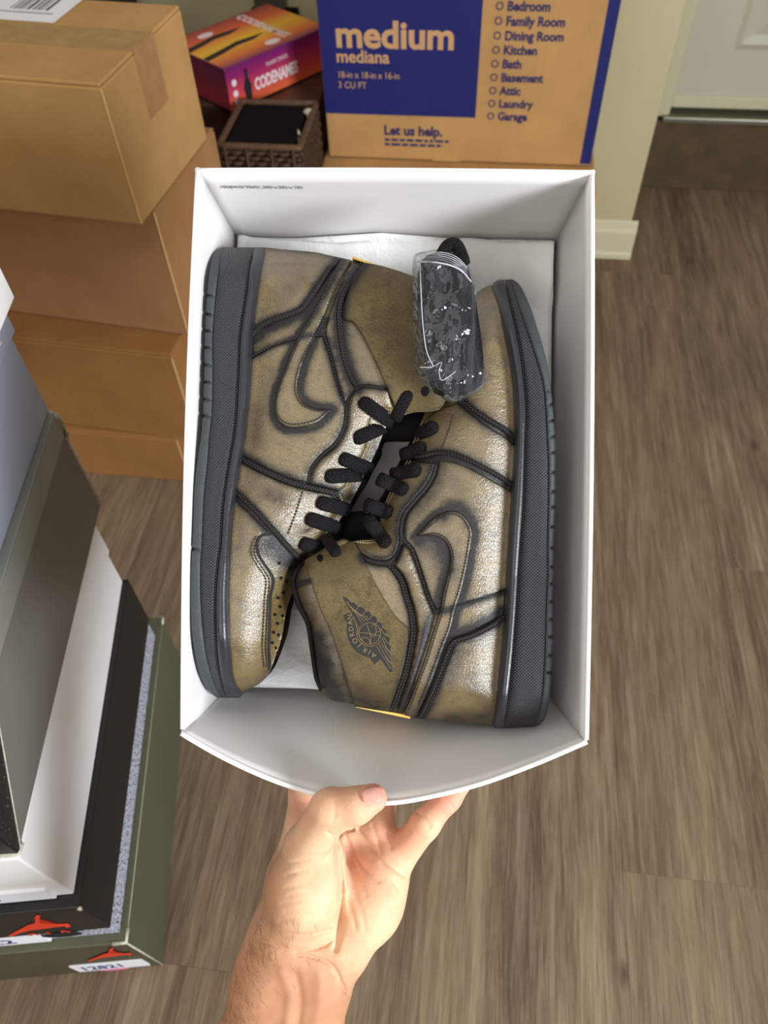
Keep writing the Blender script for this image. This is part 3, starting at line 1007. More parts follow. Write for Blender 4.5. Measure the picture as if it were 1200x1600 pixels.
def lace_mat():
    t = NT('woven_black_lace')
    v = t.coords()
    br_ = t.n('ShaderNodeTexVoronoi', feature='F1'); br_.inputs['Scale'].default_value = 1000
    t.l(v, br_.inputs['Vector'])
    c = t.ramp(br_.outputs['Distance'], [(0.0, lin(34, 29, 33)), (0.7, lin(12, 10, 12))])
    t.set('Base Color', c); t.set('Roughness', 0.75); t.set('Specular IOR Level', 0.2)
    t.set('Normal', t.bump(br_.outputs['Distance'], 1.0, -0.0010))
    return t.m


M['leather'] = leather()
M['strap_leather'] = leather(True)
M['midsole'] = rubber('midsole_rubber', lin(44, 44, 48), 'weave')
M['rand'] = rubber('smooth_rand', lin(44, 45, 50), 'smooth')
M['outsole'] = rubber('outsole_rubber', lin(56, 63, 65), 'chalky')
M['lace'] = lace_mat()
M['lining'] = flat('black_lining', lin(20, 18, 20), 0.85, 0.15, 0.1, 300)
M['thread'] = flat('dark_thread', lin(44, 40, 38), 0.5, 0.4, 0.2, 900)
M['thread_pale'] = flat('pale_thread', lin(150, 132, 98), 0.5, 0.4, 0.2, 900)
M['binding'] = flat('black_seam_edge', lin(34, 31, 30), 0.68, 0.3, 0.3, 900, 0.8, 1300)
M['gold'] = flat('gilded_edge', lin(232, 190, 96), 0.35, 0.5, 0.08, 200, metal=0.35)
MMPX = 0.000385       # metres per photo pixel at the shoes


def segdist(P, poly):
    """distance of points P (n,2) to polyline poly (m,k); returns d, interpolated extra columns"""
    best = np.full(len(P), 1e9); ex = np.zeros((len(P), poly.shape[1] - 2))
    for a, b in zip(poly[:-1], poly[1:]):
        ab = b[:2] - a[:2]; L2 = ab @ ab + 1e-12
        t = np.clip(((P - a[:2]) @ ab) / L2, 0, 1)
        d = np.linalg.norm(P - (a[:2] + t[:, None] * ab), axis=1)
        m = d < best
        best[m] = d[m]
        if poly.shape[1] > 2:
            ex[m] = a[2:] + t[m, None] * (b[2:] - a[2:])
    return best, ex


def inside(P, poly):
    x, y = P[:, 0], P[:, 1]
    c = np.zeros(len(P), bool)
    n = len(poly)
    for i in range(n):
        x1, y1 = poly[i]; x2, y2 = poly[(i + 1) % n]
        if y1 == y2:
            continue
        m = ((y1 > y) != (y2 > y)) & (x < (x2 - x1) * (y - y1) / (y2 - y1) + x1)
        c ^= m
    return c


def blur(A, s):
    r = int(3 * s) + 1
    k = np.exp(-0.5 * (np.arange(-r, r + 1) / s) ** 2); k /= k.sum()
    A = np.pad(A, ((r, r), (r, r)), mode='edge')
    A = np.apply_along_axis(lambda v: np.convolve(v, k, 'valid'), 0, A)
    return np.apply_along_axis(lambda v: np.convolve(v, k, 'valid'), 1, A)


class Field:
    """height over the rim plane as a smooth function of the photo pixel"""
    def __init__(self, x0, x1, y0, y1, fn, res=3, sig=2.0):
        self.x0, self.y0, self.res = x0, y0, res
        xs = np.arange(x0, x1 + res, res); ys = np.arange(y0, y1 + res, res)
        XX, YY = np.meshgrid(xs, ys, indexing='ij')
        Z = fn(np.stack([XX.ravel(), YY.ravel()], 1)).reshape(XX.shape)
        self.Z = blur(Z, sig) if sig else Z
        P3 = PX(XX, YY, self.Z)
        gx = np.gradient(P3, axis=0); gy = np.gradient(P3, axis=1)
        n = np.cross(gy, gx)
        n /= np.linalg.norm(n, axis=-1, keepdims=True) + 1e-12
        n[n[..., 2] < 0] *= -1
        self.N = n

    def samp(self, A, P):
        u = np.clip((P[:, 0] - self.x0) / self.res, 0, A.shape[0] - 1.001)
        v = np.clip((P[:, 1] - self.y0) / self.res, 0, A.shape[1] - 1.001)
        i = u.astype(int); j = v.astype(int); fu = u - i; fv = v - j
        if A.ndim == 3:
            fu = fu[:, None]; fv = fv[:, None]
        return (A[i, j] * (1 - fu) + A[i + 1, j] * fu) * (1 - fv) + (A[i, j + 1] * (1 - fu) + A[i + 1, j + 1] * fu) * fv

    def at(self, P, off=0.0):
        P = np.asarray(P, float).reshape(-1, 2)
        z = self.samp(self.Z, P)
        p = PX(P[:, 0], P[:, 1], z)
        off = np.asarray(off)
        return p + self.samp(self.N, P) * (off[:, None] if off.ndim else off)


def tri(poly, grid, extra=None):
    """CDT of a closed px polygon with interior grid points; returns points, triangles"""
    poly = np.asarray(poly)
    x0, y0 = poly.min(0); x1, y1 = poly.max(0)
    xs = np.arange(x0 + grid * 0.5, x1, grid); ys = np.arange(y0 + grid * 0.5, y1, grid)
    G = np.stack(np.meshgrid(xs, ys, indexing='ij'), -1).reshape(-1, 2)
    G[:, 0] += (np.round((G[:, 1] - y0) / grid).astype(int) % 2) * grid * 0.5
    cl = np.vstack([poly, poly[:1]])
    if len(G):
        G = G[inside(G, poly)]
    if len(G):
        d, _ = segdist(G, cl); G = G[d > grid * 0.6]
    if extra is not None and len(extra):
        G = np.vstack([G, extra]) if len(G) else extra
    pts = [Vector((float(p[0]), float(p[1]))) for p in poly] + [Vector((float(p[0]), float(p[1]))) for p in G]
    n = len(poly)
    r = delaunay_2d_cdt(pts, [(i, (i + 1) % n) for i in range(n)], [list(range(n))], 1, 1e-5)
    V = np.array([(v.x, v.y) for v in r[0]])
    return V, [tuple(f) for f in r[2]]


class Shoe:
    def __init__(self, name, label, levels, width, zm, F, side, off):
        self.root = tray_root(name, off)
        tag(self.root, label, 'shoe', 'pair of bronze high-top sneakers')
        self.off = np.array(off)
        self.zm = zm
        self.side = side
        lv = np.array(levels, float)
        self.y0, self.y1 = lv[0, 0], lv[-1, 0]
        self.lv = lv
        self.width = width
        self.F = spline([tuple(f) for f in F], 4.0)
        self.seams = []
        F_ = self.F
        zm_ = zm

        def fn(P):
            d, ex = segdist(P, F_)
            W = np.maximum(self.w(P[:, 1]) - 0.0045, 0.004)
            R = ex[:, 0]; e = ex[:, 1] * 0.001
            t = np.clip(d / R, 0, 1)
            pr = np.sqrt(np.clip(1 - (1 - t) ** 2, 0, 1))
            db = np.abs(P[:, 0] - np.interp(P[:, 1], lv[:, 0], lv[:, 4]))
            return zm_ + e + np.maximum(W - e, 0) * pr - 0.0045 * np.exp(-(db / 30.0) ** 2) * np.clip(t * 1.5 - 0.5, 0, 1)
        xa = min(F_[:, 0].min(), lv[:, 1:].min()) - 12; xb = max(F_[:, 0].max(), lv[:, 1:].max()) + 12
        self.f = Field(xa, xb, self.y0 - 14, self.y1 + 14, fn, 3, 2.2)

    def w(self, y):
        y = np.asarray(y, float)
        ys, ws = zip(*self.width)
        w = np.interp(y, ys, ws)
        for end, Lr in ((self.y0, self.side['r0']), (self.y1, self.side['r1'])):
            t = np.clip(np.abs(y - end) / Lr, 0, 1)
            w = w * np.sqrt(np.clip(1 - (1 - t) ** 2, 0.0, 1))
        return w

    def levs(self, y):
        return [np.interp(y, self.lv[:, 0], self.lv[:, k]) for k in (1, 2, 3, 4)]

    def put(self, name, V, Fc, mat, smooth=True, burn=None, parent=None):
        V = np.asarray(V, float) - self.off
        o = mesh_obj(name, V, Fc, mat, parent or self.root, smooth)
        if burn is not None:
            a = o.data.attributes.new('burn', 'FLOAT', 'POINT')
            a.data.foreach_set('value', np.asarray(burn, np.float32))
        return o

    # ---- sole
    def sole(self, notches):
        ys = np.concatenate([[self.y0 + 0.6], np.arange(self.y0 + 2, self.y1 - 1, 2.0), [self.y1 - 0.6]])
        # smooth levels
        sm_lv = []
        for k in (1, 2, 3, 4):
            c = spline(self.lv[:, [0, k]], 3.0)
            sm_lv.append(np.interp(ys, c[:, 0], c[:, 1]))
        b0, b1, b2, b3 = sm_lv
        sg = 1 if b3[len(b3) // 2] > b0[len(b0) // 2] else -1     # +1 when the upper lies to the right
        self.b3 = np.stack([b3, ys], 1)
        w = self.w(ys)
        nd = np.zeros(len(ys))
        for ny in notches:
            nd = np.maximum(nd, np.clip(1.6 - np.abs(ys - ny) / 1.6, 0, 1))

        def loft(name, prof, mat, parent=None):
            rings = []
            for i, y in enumerate(ys):
                near = []
                for xf, ins in prof:
                    x = xf(i); wi = max(w[i] - ins(i) if callable(ins) else w[i] - ins, 0.0006)
                    near.append((PX(x, y, self.zm + wi), wi))
                far = [np.array([p[0], p[1], 2 * self.zm - p[2]]) for p, _ in near][::-1]
                rings.append([p for p, _ in near] + far)
            n = len(rings[0]); V = [p for r in rings for p in r]; Fc = []
            for i in range(len(rings) - 1):
                for k in range(n):
                    k2 = (k + 1) % n
                    q = (i * n + k, i * n + k2, (i + 1) * n + k2, (i + 1) * n + k)
                    Fc.append(q if sg > 0 else q[::-1])
            Fc.append(tuple(range(n))); Fc.append(tuple((len(rings) - 1) * n + k for k in range(n))[::-1])
            return self.put(name, V, Fc, mat, True, parent=parent)
        px = lambda arr, o=0.0: (lambda i: arr[i] + sg * o)
        mixl = lambda a, b, t: (lambda i: a[i] * (1 - t) + b[i] * t)
        nb = lambda o: (lambda i: b0[i] + sg * (o + 4.0 * nd[i]))
        ni = lambda v_: (lambda i: v_ + 0.0025 * nd[i])
        out = loft('outsole', [(nb(0.0), ni(0.0035)), (nb(1.2), ni(0.0014)), (nb(3.5), ni(0.0004)), (mixl(b0, b1, 0.55), ni(0.0)), (px(b1, -1.5), 0.0001), (px(b1, 0.2), 0.0012), (px(b1, 3), 0.003)], M['outsole'])
        mid = loft('midsole', [(px(b1, -1.0), 0.004), (px(b1, 0.5), 0.0012), (px(b1, 2.0), 0.0006), (mixl(b1, b2, 0.35), 0.0003), (mixl(b1, b2, 0.7), 0.0004), (px(b2, -2.5), 0.0007), (px(b2, -0.6), 0.0022), (px(b2, 2), 0.005)], M['midsole'])
        rnd = loft('rand', [(px(b2, -1), 0.006), (px(b2, 0.4), 0.0026), (px(b2, 3.0), 0.0008), (mixl(b2, b3, 0.5), 0.0002), (px(b3, -3.0), 0.0012), (px(b3, -0.4), 0.0032), (px(b3, 3), 0.0065)], M['rand'])
        # stitch row in the groove between midsole and rand
        V = []; Fc = []
        for i in range(6, len(ys) - 8, 2):
            p = PX(b2[i], ys[i], self.zm + w[i] - 0.0016); q = PX(b2[i + 1], ys[i + 1] + 0.6, self.zm + w[i + 1] - 0.0016)
            v, f = sweep([p, (p + q) / 2 + np.array([0, 0, 0.0003]), q], 0.00042, 5)
            b = len(V); V += v; Fc += [tuple(k + b for k in t_) for t_ in f]
        o = self.put('sole_stitching', V, Fc, M['thread'], True, parent=mid)
        o['kind'] = 'stuff'

    # ---- leather
    def burn(self, P, own=None):
        P = np.asarray(P, float).reshape(-1, 2)
        b = np.zeros(len(P))
        for poly, sig, st_ in self.seams:
            lo = poly.min(0) - 6 * sig; hi = poly.max(0) + 6 * sig
            m = np.all((P > lo) & (P < hi), axis=1)
            if not m.any():
                continue
            d, _ = segdist(P[m], poly)
            b[m] = np.maximum(b[m], st_ * (0.80 * np.exp(-(d / sig) ** 2) + 0.34 * np.exp(-(d / (2.4 * sig)) ** 2)))
        return b

    def seam(self, pts, sig=7.0, st_=0.9):
        self.seams.append((spline(pts, 5.0), sig * 1.25, st_ * 1.15))

    def base(self, name='upper'):
        s = self.side['in'] * 5.0
        m = (self.b3[:, 1] > self.y0 + 2) & (self.b3[:, 1] < self.y1 - 2)
        bl = self.b3[m][::4] + np.array([-s, 0])
        fl = self.F[:, :2]
        # F runs from heel/toe end ... to the other end; close along b3
        if np.linalg.norm(fl[-1] - bl[-1]) < np.linalg.norm(fl[-1] - bl[0]):
            bl = bl[::-1]
        poly = np.vstack([fl, bl])
        V2, T = tri(poly, 6.0)
        near = self.f.at(V2)
        far = near.copy(); far[:, 2] = 2 * self.zm - far[:, 2]
        n = len(near)
        V = np.vstack([near, far])
        Fc = [t[::-1] for t in T] + [tuple(i + n for i in t) for t in T]
        bz = self.burn(V2)
        self.put(name, V, Fc, M['leather'], True, np.concatenate([bz, bz]))

    def panel(self, name, pts, t=0.0016, off=0.0, bw=3.2, grid=4.5, mat=None, edge=0.75, esig=5.0, parent=None, ncorner=False, burnoff=0.0, label=None):
        poly = spline(pts, 2.2, True)
        # drop near-duplicate points
        keep = [0]
        for i in range(1, len(poly)):
            if np.linalg.norm(poly[i] - poly[keep[-1]]) > 0.8:
                keep.append(i)
        poly = poly[keep]
        cl = np.vstack([poly, poly[:1]])
        rings = []
        tan = np.roll(poly, -1, 0) - np.roll(poly, 1, 0)
        tan /= np.linalg.norm(tan, axis=1, keepdims=True) + 1e-9
        nr = np.stack([-tan[:, 1], tan[:, 0]], 1)
        if (np.cross(tan, np.roll(tan, -1, 0))).sum() < 0:
            nr = -nr
        for q in (0.33, 1.0):
            rg = poly + nr * bw * q
            ok = inside(rg, poly)
            if ok.any():
                d, _ = segdist(rg, cl)
                rings.append(rg[ok & (d > bw * q * 0.8)])
        ex = np.vstack(rings) if rings else np.zeros((0, 2))
        V2, T = tri(poly, grid, ex)
        d, _ = segdist(V2, cl)
        pr = np.sqrt(np.clip(1 - (1 - np.clip(d / bw, 0, 1)) ** 2, 0, 1))
        top = self.f.at(V2, off + t * (0.25 + 0.75 * pr))
        nb = len(poly)
        Vb = self.f.at(poly, off - 0.0012)
        V = np.vstack([top, Vb])
        n = len(top)
        # boundary vertices of the CDT come first
        area = 0.0
        Fc = []
        for q in T:
            a, b, c = V2[q[0]], V2[q[1]], V2[q[2]]
            ccw = (b[0] - a[0]) * (c[1] - a[1]) - (b[1] - a[1]) * (c[0] - a[0])
            Fc.append(q if ccw < 0 else q[::-1])
        for i in range(nb):
            j = (i + 1) % nb
            Fc.append((i, j, n + j, n + i))
        bz = self.burn(V2)
        bz = np.maximum(bz, edge * np.exp(-(d / esig) ** 2)) + burnoff
        bz = np.concatenate([bz, np.full(nb, 1.0)])
        o = self.put(name, V, Fc, mat or M['leather'], True, bz, parent)
        bmx = bmesh.new(); bmx.from_mesh(o.data)
        bmesh.ops.recalc_face_normals(bmx, faces=bmx.faces)
        up = sum((f.normal.z * f.calc_area()) for f in bmx.faces)
        if up < 0:
            bmesh.ops.reverse_faces(bmx, faces=bmx.faces)
        bmx.to_mesh(o.data); bmx.free()
        if label:
            o['label'] = label
        return o

    def stitch(self, pts, off, sp=5.0, ln=3.6, r=0.00052, jit=0.0):
        """one dash mesh data; collected and flushed by flush()"""
        c = spline(pts, 1.3)
        s = np.concatenate([[0], np.cumsum(np.linalg.norm(np.diff(c, axis=0), axis=1))])
        k = 0.0
        while k + ln < s[-1]:
            P = np.stack([np.interp([k, k + ln * 0.5, k + ln], s, c[:, q]) for q in (0, 1)], 1)
            p3 = self.f.at(P, np.array([off - 0.0002, off + 0.0003, off - 0.0002]))
            v, f = sweep(p3, [r * 0.6, r, r * 0.6], 5)
            b = len(self.sv); self.sv += v; self.sf += [tuple(i + b for i in q) for q in f]
            k += sp

    def bind(self, pts, off=0.0012, r=3.0, flat_=0.55, mat=None, name='seam_binding', parent=None):
        c = spline(pts, 3.0)
        p3 = self.f.at(c, off)
        rr = [r * MMPX * min(1.0, 0.35 + 0.22 * min(i, len(c) - 1 - i)) for i in range(len(c))]
        v, f = sweep(p3, rr, 8, flatz=flat_)
        return self.put(name, v, f, mat or M['binding'], True, parent=parent)

    def lace(self, a, b, za, zb, r=11.5, lift=0.0022, flat_=0.45):
        a = np.array(a, float); b = np.array(b, float)
        pts = []; rr = []
        n = 14
        pa = self.f.at(a)[0]
        for i in range(n + 1):
            t = i / n
            p = a * (1 - t) + b * t
            zs = self.f.at(p)[0][2] + 0.0036 + za - 0.0012
            z = zs + lift * math.sin(math.pi * min(1, t * 1.05)) - 0.0042 * max(0.0, 1 - t / 0.16) ** 2 - (0.004 + zb * 0.2) * max(0.0, (t - 0.7) / 0.3) ** 2
            pts.append(PX(p[0], p[1], z))
            rr.append(r * MMPX * min(1.0, math.sqrt(max(0.02, 1 - (1 - min(1, t / 0.22)) ** 2))))
        v, f = sweep(pts, rr, 12, flatz=flat_)
        return self.put('lace', v, f, M['lace'], True)

    def flush(self, name, mat):
        o = self.put(name, self.sv, self.sf, mat, True)
        o['kind'] = 'stuff'
        self.sv, self.sf = [], []


# ---------------- left shoe: sole to the left, toe to the bottom
LA = [(386, 349, 353, 397, 412), (392, 337, 348, 396, 411), (402, 331, 344, 393, 409), (425, 327, 341, 388, 405), (460, 323, 337, 384, 400), (520, 320, 332, 375, 392), (580, 319, 332, 372, 390),
      (640, 317, 331, 369, 385), (680, 314, 327, 365, 381), (720, 308, 324, 358, 374), (765, 303, 319, 351, 367), (800, 302, 317, 347, 362), (850, 300, 315, 344, 358), (880, 298, 313, 340, 357),
      (930, 297, 313, 336, 355), (980, 299, 316, 336, 356), (1020, 304, 321, 338, 358), (1050, 311, 328, 342, 361), (1072, 321, 335, 347, 367), (1084, 330, 341, 351, 373), (1091, 341, 347, 357, 372)]
FA = [(411, 387, 60, 0), (440, 390, 66, 0), (500, 396, 70, 0), (545, 406, 70, 1), (600, 420, 60, 3), (650, 436, 55, 8), (685, 455, 45, 16), (706, 490, 30, 24), (716, 540, 30, 26), (708, 600, 30, 26), (690, 638, 40, 22),
      (640, 646, 70, 20), (606, 664, 110, 17), (590, 700, 140, 14), (566, 750, 150, 12), (542, 795, 150, 11), (505, 850, 140, 9), (480, 878, 130, 7), (468, 905, 125, 3), (456, 928, 120, 0), (447, 957, 115, 0),
      (440, 997, 105, 0), (428, 1033, 90, 0), (420, 1052, 78, 0), (407, 1067, 62, 0), (390, 1076, 50, 0), (376, 1082, 40, 0)]
A = Shoe('high_top_sneaker', 'bronze leather high-top sneaker with plain ankle strap, sole to the left', LA,
         [(386, 0.040), (480, 0.041), (640, 0.042), (760, 0.047), (880, 0.050), (1000, 0.050), (1091, 0.046)], -0.0555, FA, {'r0': 60, 'r1': 120, 'in': -1}, (-0.05, 0.0, -0.1045))
A.sv, A.sf = [], []
A.sole([462, 491, 517, 543, 570, 597, 624, 650, 858])
hs = [(533, 407), (517, 429), (505, 446), (490, 467), (474, 488), (455, 497), (432, 505), (410, 516), (394, 531)]
s1 = [(376, 714), (400, 727), (430, 742), (460, 753), (490, 760), (520, 767), (528, 776)]
s2 = [(367, 772), (395, 798), (412, 818), (430, 838), (447, 858), (462, 872), (474, 870)]
cb = [(566, 415), (548, 443), (534, 470), (530, 492), (533, 530), (540, 565), (549, 590), (558, 604)]
es = [(603, 607), (570, 603), (553, 610), (544, 624), (541, 645), (537, 668), (523, 694), (499, 715), (486, 733), (481, 756)]
tri_ = [(391, 560), (430, 540), (462, 530), (505, 524)]
ks = [(506, 522), (515, 550), (522, 577), (530, 607), (537, 630)]
A.seam(hs, 9, 1.0); A.seam(s1, 8, 1.0); A.seam(s2, 8, 1.0); A.seam(cb, 10, 1.05); A.seam(es, 6, 0.8); A.seam(tri_, 5, 0.85); A.seam(ks, 6, 0.85)
A.seam([(540, 412), (520, 445), (500, 480), (480, 510)], 6, 0.7)
A.seam([(425, 850), (445, 868), (462, 882)], 17, 0.85); A.seam([(395, 1078), (412, 1064), (422, 1045)], 12, 0.5)
A.seam([(590, 690), (566, 745), (540, 790), (505, 845)], 6, 0.6)
A.seam([(660, 560), (690, 600)], 40, 0.25)
A.seam([(534, 412), (512, 447), (495, 477), (478, 505), (461, 535), (443, 577), (430, 615), (427, 645), (434, 664), (450, 673), (470, 673), (497, 666), (524, 640)], 5.5, 0.95)
A.seam([(510, 500), (494, 530), (479, 565), (471, 595), (471, 612), (478, 626), (496, 635), (520, 637)], 6, 0.9)
A.seam([(396, 395), (392, 520), (385, 640), (372, 725)], 5, 0.5)
A.seam([(405, 640), (400, 690)], 13, 0.42); A.seam([(430, 590), (415, 640)], 12, 0.35); A.seam([(420, 770), (440, 780)], 13, 0.5); A.seam([(660, 450), (690, 520), (690, 600)], 22, 0.45); A.seam([(470, 440), (440, 480)], 14, 0.3)
A.base()
A.panel('heel_counter', [('c', (412, 388)), (440, 391), (500, 397), ('c', (531, 407)), (517, 427), (505, 444), (490, 465), (474, 485), (455, 494), (432, 502), (410, 513), ('c', (394, 528)), (395, 500), (399, 460), (404, 425)], 0.0016, 0.0, esig=8)
A.panel('quarter_panel', [('c', (392, 560)), (430, 540), (462, 531), ('c', (505, 525)), (514, 550), (522, 577), (530, 607), (538, 636), (536, 666), (522, 692), (498, 713), (485, 731), ('c', (480, 754)), (460, 750), (430, 738), (400, 723), ('c', (377, 711)), (383, 660), (388, 600)], 0.0012)
A.panel('collar_band', [('c', (551, 411)), ('c', (564, 415)), (546, 443), (532, 470), (528, 492), (531, 530), (538, 565), (547, 592), ('c', (555, 606)), (546, 618), ('c', (539, 630)), (531, 607), (523, 577), (516, 550), ('c', (508, 524)), (512, 500), (525, 462), (541, 428)], 0.0014, esig=5)
A.panel('side_hook_stripe', [('c', (535, 408)), ('c', (549, 411)), (540, 425), (525, 452), (507, 495), (490, 530), (475, 565), (467, 595), (467, 615), (475, 630), (495, 639), ('c', (520, 640)), (508, 652), (495, 662), (470, 669), (450, 669), (436, 660), (430, 645), (432, 615), (445, 577), (462, 535), (480, 503), (495, 477), (512, 447), (527, 420)], 0.0019, 0.0011, bw=4.0, edge=0.55, esig=4, label='raised hook-shaped leather stripe')
A.panel('eyestay', [('c', (607, 608)), (570, 604), (554, 611), (545, 625), (542, 645), (538, 669), (524, 696), (500, 717), (487, 735), ('c', (482, 757)), (500, 761), ('c', (527, 768)), (540, 757), (566, 708), (573, 687), (576, 660), (590, 640), ('c', (616, 640))], 0.0026, 0.0004, bw=9, edge=0.45)
A.panel('vamp_panel', [('c', (375, 722)), (400, 735), (430, 749), (460, 760), (490, 767), (516, 772), ('c', (527, 782)), (516, 810), (500, 832), ('c', (476, 868)), (462, 868), (447, 853), (430, 832), (412, 811), (395, 792), ('c', (368, 768))], 0.0016, 0.0002)
A.panel('toe_guard', [('c', (367, 779)), (395, 806), ('c', (424, 835)), (409, 836), (402, 848), (403, 864), (410, 878), (420, 892), (425, 906), (420, 932), (419, 959), (418, 985), (417, 1011), ('c', (419, 1048)), (407, 1065), (390, 1073), ('c', (377, 1079)), (368, 1072), (361, 1050), (358, 1020), (356, 980), (355, 930), (357, 880), (361, 820)], 0.0018, 0.0, edge=0.7)
A.panel('ankle_strap', [(537, 500), (550, 504), (562, 519), (576, 545), (590, 575), (607, 612), (619, 636), (632, 643), (650, 642), (672, 637), (689, 631), (694, 618), (697, 590), (708, 550), (706, 500), (688, 462), (650, 440), (600, 423), ('c', (568, 417)), (551, 444), (540, 472)], 0.0022, 0.0016, bw=3.0, edge=0.25, esig=4, mat=M['strap_leather'], label='smooth bronze ankle strap with punched hole')
for c_, n_ in (((665, 610), 6.5),):
    A.panel('strap_hole', [(c_[0] + n_ * math.cos(a * math.pi / 4), c_[1] + n_ * math.sin(a * math.pi / 4)) for a in range(8)], 0.0002, 0.0038, bw=1.5, grid=3, mat=M['lining'])
# piping and stitches
A.bind([(525, 416)] + [(p[0] - 3, p[1] - 5) for p in hs[1:]], 0.0016, 4.2)
A.bind([(p[0] + 2, p[1] + 3) for p in s1], 0.0012, 4.0)
A.bind([(p[0] + 2, p[1] - 4) for p in s2[:-1]] + [(474, 866)], 0.0016, 4.2)
A.bind(cb, 0.0012, 4.6)
A.bind(es, 0.0008, 2.6)
A.bind([(424, 835), (409, 835), (401, 847), (402, 864), (409, 878), (419, 892), (425, 907), (420, 932), (418, 985), (417, 1011), (419, 1046)], 0.0012, 3.2)
for off_ in (-9, -2):
    A.stitch([(p[0] - 2 + off_ * 0.35, p[1] + off_ * 0.9) for p in hs[1:]], 0.0022)
for off_ in (0, 5):
    A.stitch([(p[0] + off_ * 0.3, p[1] + off_) for p in s1], 0.0020)
    A.stitch([(p[0] + 3 + off_ * 0.4, p[1] - 2 - off_) for p in s2[:-1]], 0.0026)
    A.stitch([(p[0] + off_ - 2, p[1]) for p in cb], 0.0020)
A.stitch(tri_, 0.0016); A.stitch(ks, 0.0018)
A.stitch([(p[0] + 5, p[1] + 2) for p in es[1:]], 0.0026)
A.stitch([(472, 768), (465, 790), (457, 812), (447, 836)], 0.0022)
hk = [(530, 424), (512, 455), (497, 482), (484, 508), (466, 540), (449, 580), (436, 617), (434, 644), (440, 657), (452, 664), (470, 664), (494, 657), (506, 648), (515, 641)]
A.stitch(hk, 0.0032)
A.stitch([(536, 438), (521, 468), (503, 510), (486, 540), (471, 568), (463, 596), (463, 617), (473, 634), (494, 643), (510, 642)], 0.0032)
for dx_ in (3, 8):
    A.stitch([(409 - dx_, 838), (402 - dx_, 850), (401 - dx_, 866), (409 - dx_, 882), (420 - dx_, 900), (421 - dx_, 910), (418 - dx_, 935), (415 - dx_, 985), (414 - dx_, 1011), (417 - dx_, 1042)], 0.0024, r=0.00045)
A.flush('stitching', M['thread'])
for dx_ in (-4, 1):
    A.stitch([(576 + dx_, 650), (575 + dx_, 688), (566 + dx_, 712), (540 + dx_, 758)], 0.0024, 4.0, 3.2, 0.0005)
    A.stitch([(588, 638 + dx_), (615, 642 + dx_)], 0.0026, 4.0, 3.2, 0.0005)
A.stitch([(527, 770), (531, 782), (525, 800), (512, 822), (496, 842)], 0.0022, 4.0, 3.2, 0.0005)
A.flush('eyelet_stitching', M['thread_pale'])
# perforations
V = []; Fc = []
for i, (x, y) in enumerate([(453, 888), (439, 903), (447, 908), (442, 926), (434, 934), (437, 948), (429, 960), (441, 962), (433, 974), (427, 988), (435, 992), (425, 1004), (431, 1012), (434, 1020), (436, 880)]):
    ring = np.array([(x + 2.6 * math.cos(a * math.pi / 5), y + 2.6 * math.sin(a * math.pi / 5)) for a in range(10)])
    p = A.f.at(ring, 0.00035); b = len(V); V += list(p); Fc.append(tuple(range(b, b + 10))[::-1])
po = A.put('perforation', V, Fc, M['lining'], False); po['kind'] = 'stuff'
# tongue and laces


def tongue(S, pts, z, th, name='tongue'):
    poly = spline(pts, 4.0, True)
    cl = np.vstack([poly, poly[:1]])
    V2, T = tri(poly, 6.0)
    d, _ = segdist(V2, cl)
    h = th * np.sqrt(np.clip(1 - (1 - np.clip(d / 14.0, 0, 1)) ** 2, 0, 1))
    top = PX(V2[:, 0], V2[:, 1], S.zm + z + h); bot = PX(V2[:, 0], V2[:, 1], S.zm + z - h - 0.0005)
    n = len(top)
    S.put(name, np.vstack([top, bot]), [t[::-1] for t in T] + [tuple(i + n for i in t) for t in T], M['lining'], True)


tongue(A, [(590, 636), (640, 644), (695, 636), (700, 655), (650, 688), (600, 692), (596, 712), (584, 735), (566, 768), (546, 780), (538, 800), (537, 838), (510, 856), (478, 872), (490, 840), (520, 780), (548, 730), (570, 690)], 0.0065, 0.006)
for a_, b_ in (((561, 623), (612, 660)), ((552, 688), (597, 668)), ((529, 714), (580, 734)), ((506, 745), (562, 742)), ((494, 784), (545, 797)), ((477, 809), (528, 825)), ((468, 848), (505, 858))):
    A.lace(a_, b_, 0.0012, 0.012)
A.lace((529, 869), (508, 838), 0.022, 0.0, 9.5)
A.bind([(556, 409), (575, 414), (600, 422)], 0.0, 3.0, mat=M['lining'], name='collar_lining')


def gold_tab(S, a, b, z0, z1, th=3.2):
    a = np.array(a, float); b = np.array(b, float)
    d = (b - a) / np.linalg.norm(b - a); n = np.array([-d[1], d[0]]) * th / 2
    V = []
    for z in (z0, z1):
        for p in (a - n, b - n, b + n, a + n):
            V.append(PX(p[0], p[1], z1) * [1, 1, 0] + [0, 0, z])
    Fc = [(0, 3, 2, 1), (4, 5, 6, 7), (0, 1, 5, 4), (1, 2, 6, 5), (2, 3, 7, 6), (3, 0, 4, 7)]
    S.put('heel_tab', V, Fc, M['gold'], False).data['n'] = 1


gold_tab(A, (551, 402), (605, 421), A.zm - 0.008, A.zm + 0.012, 3.4)

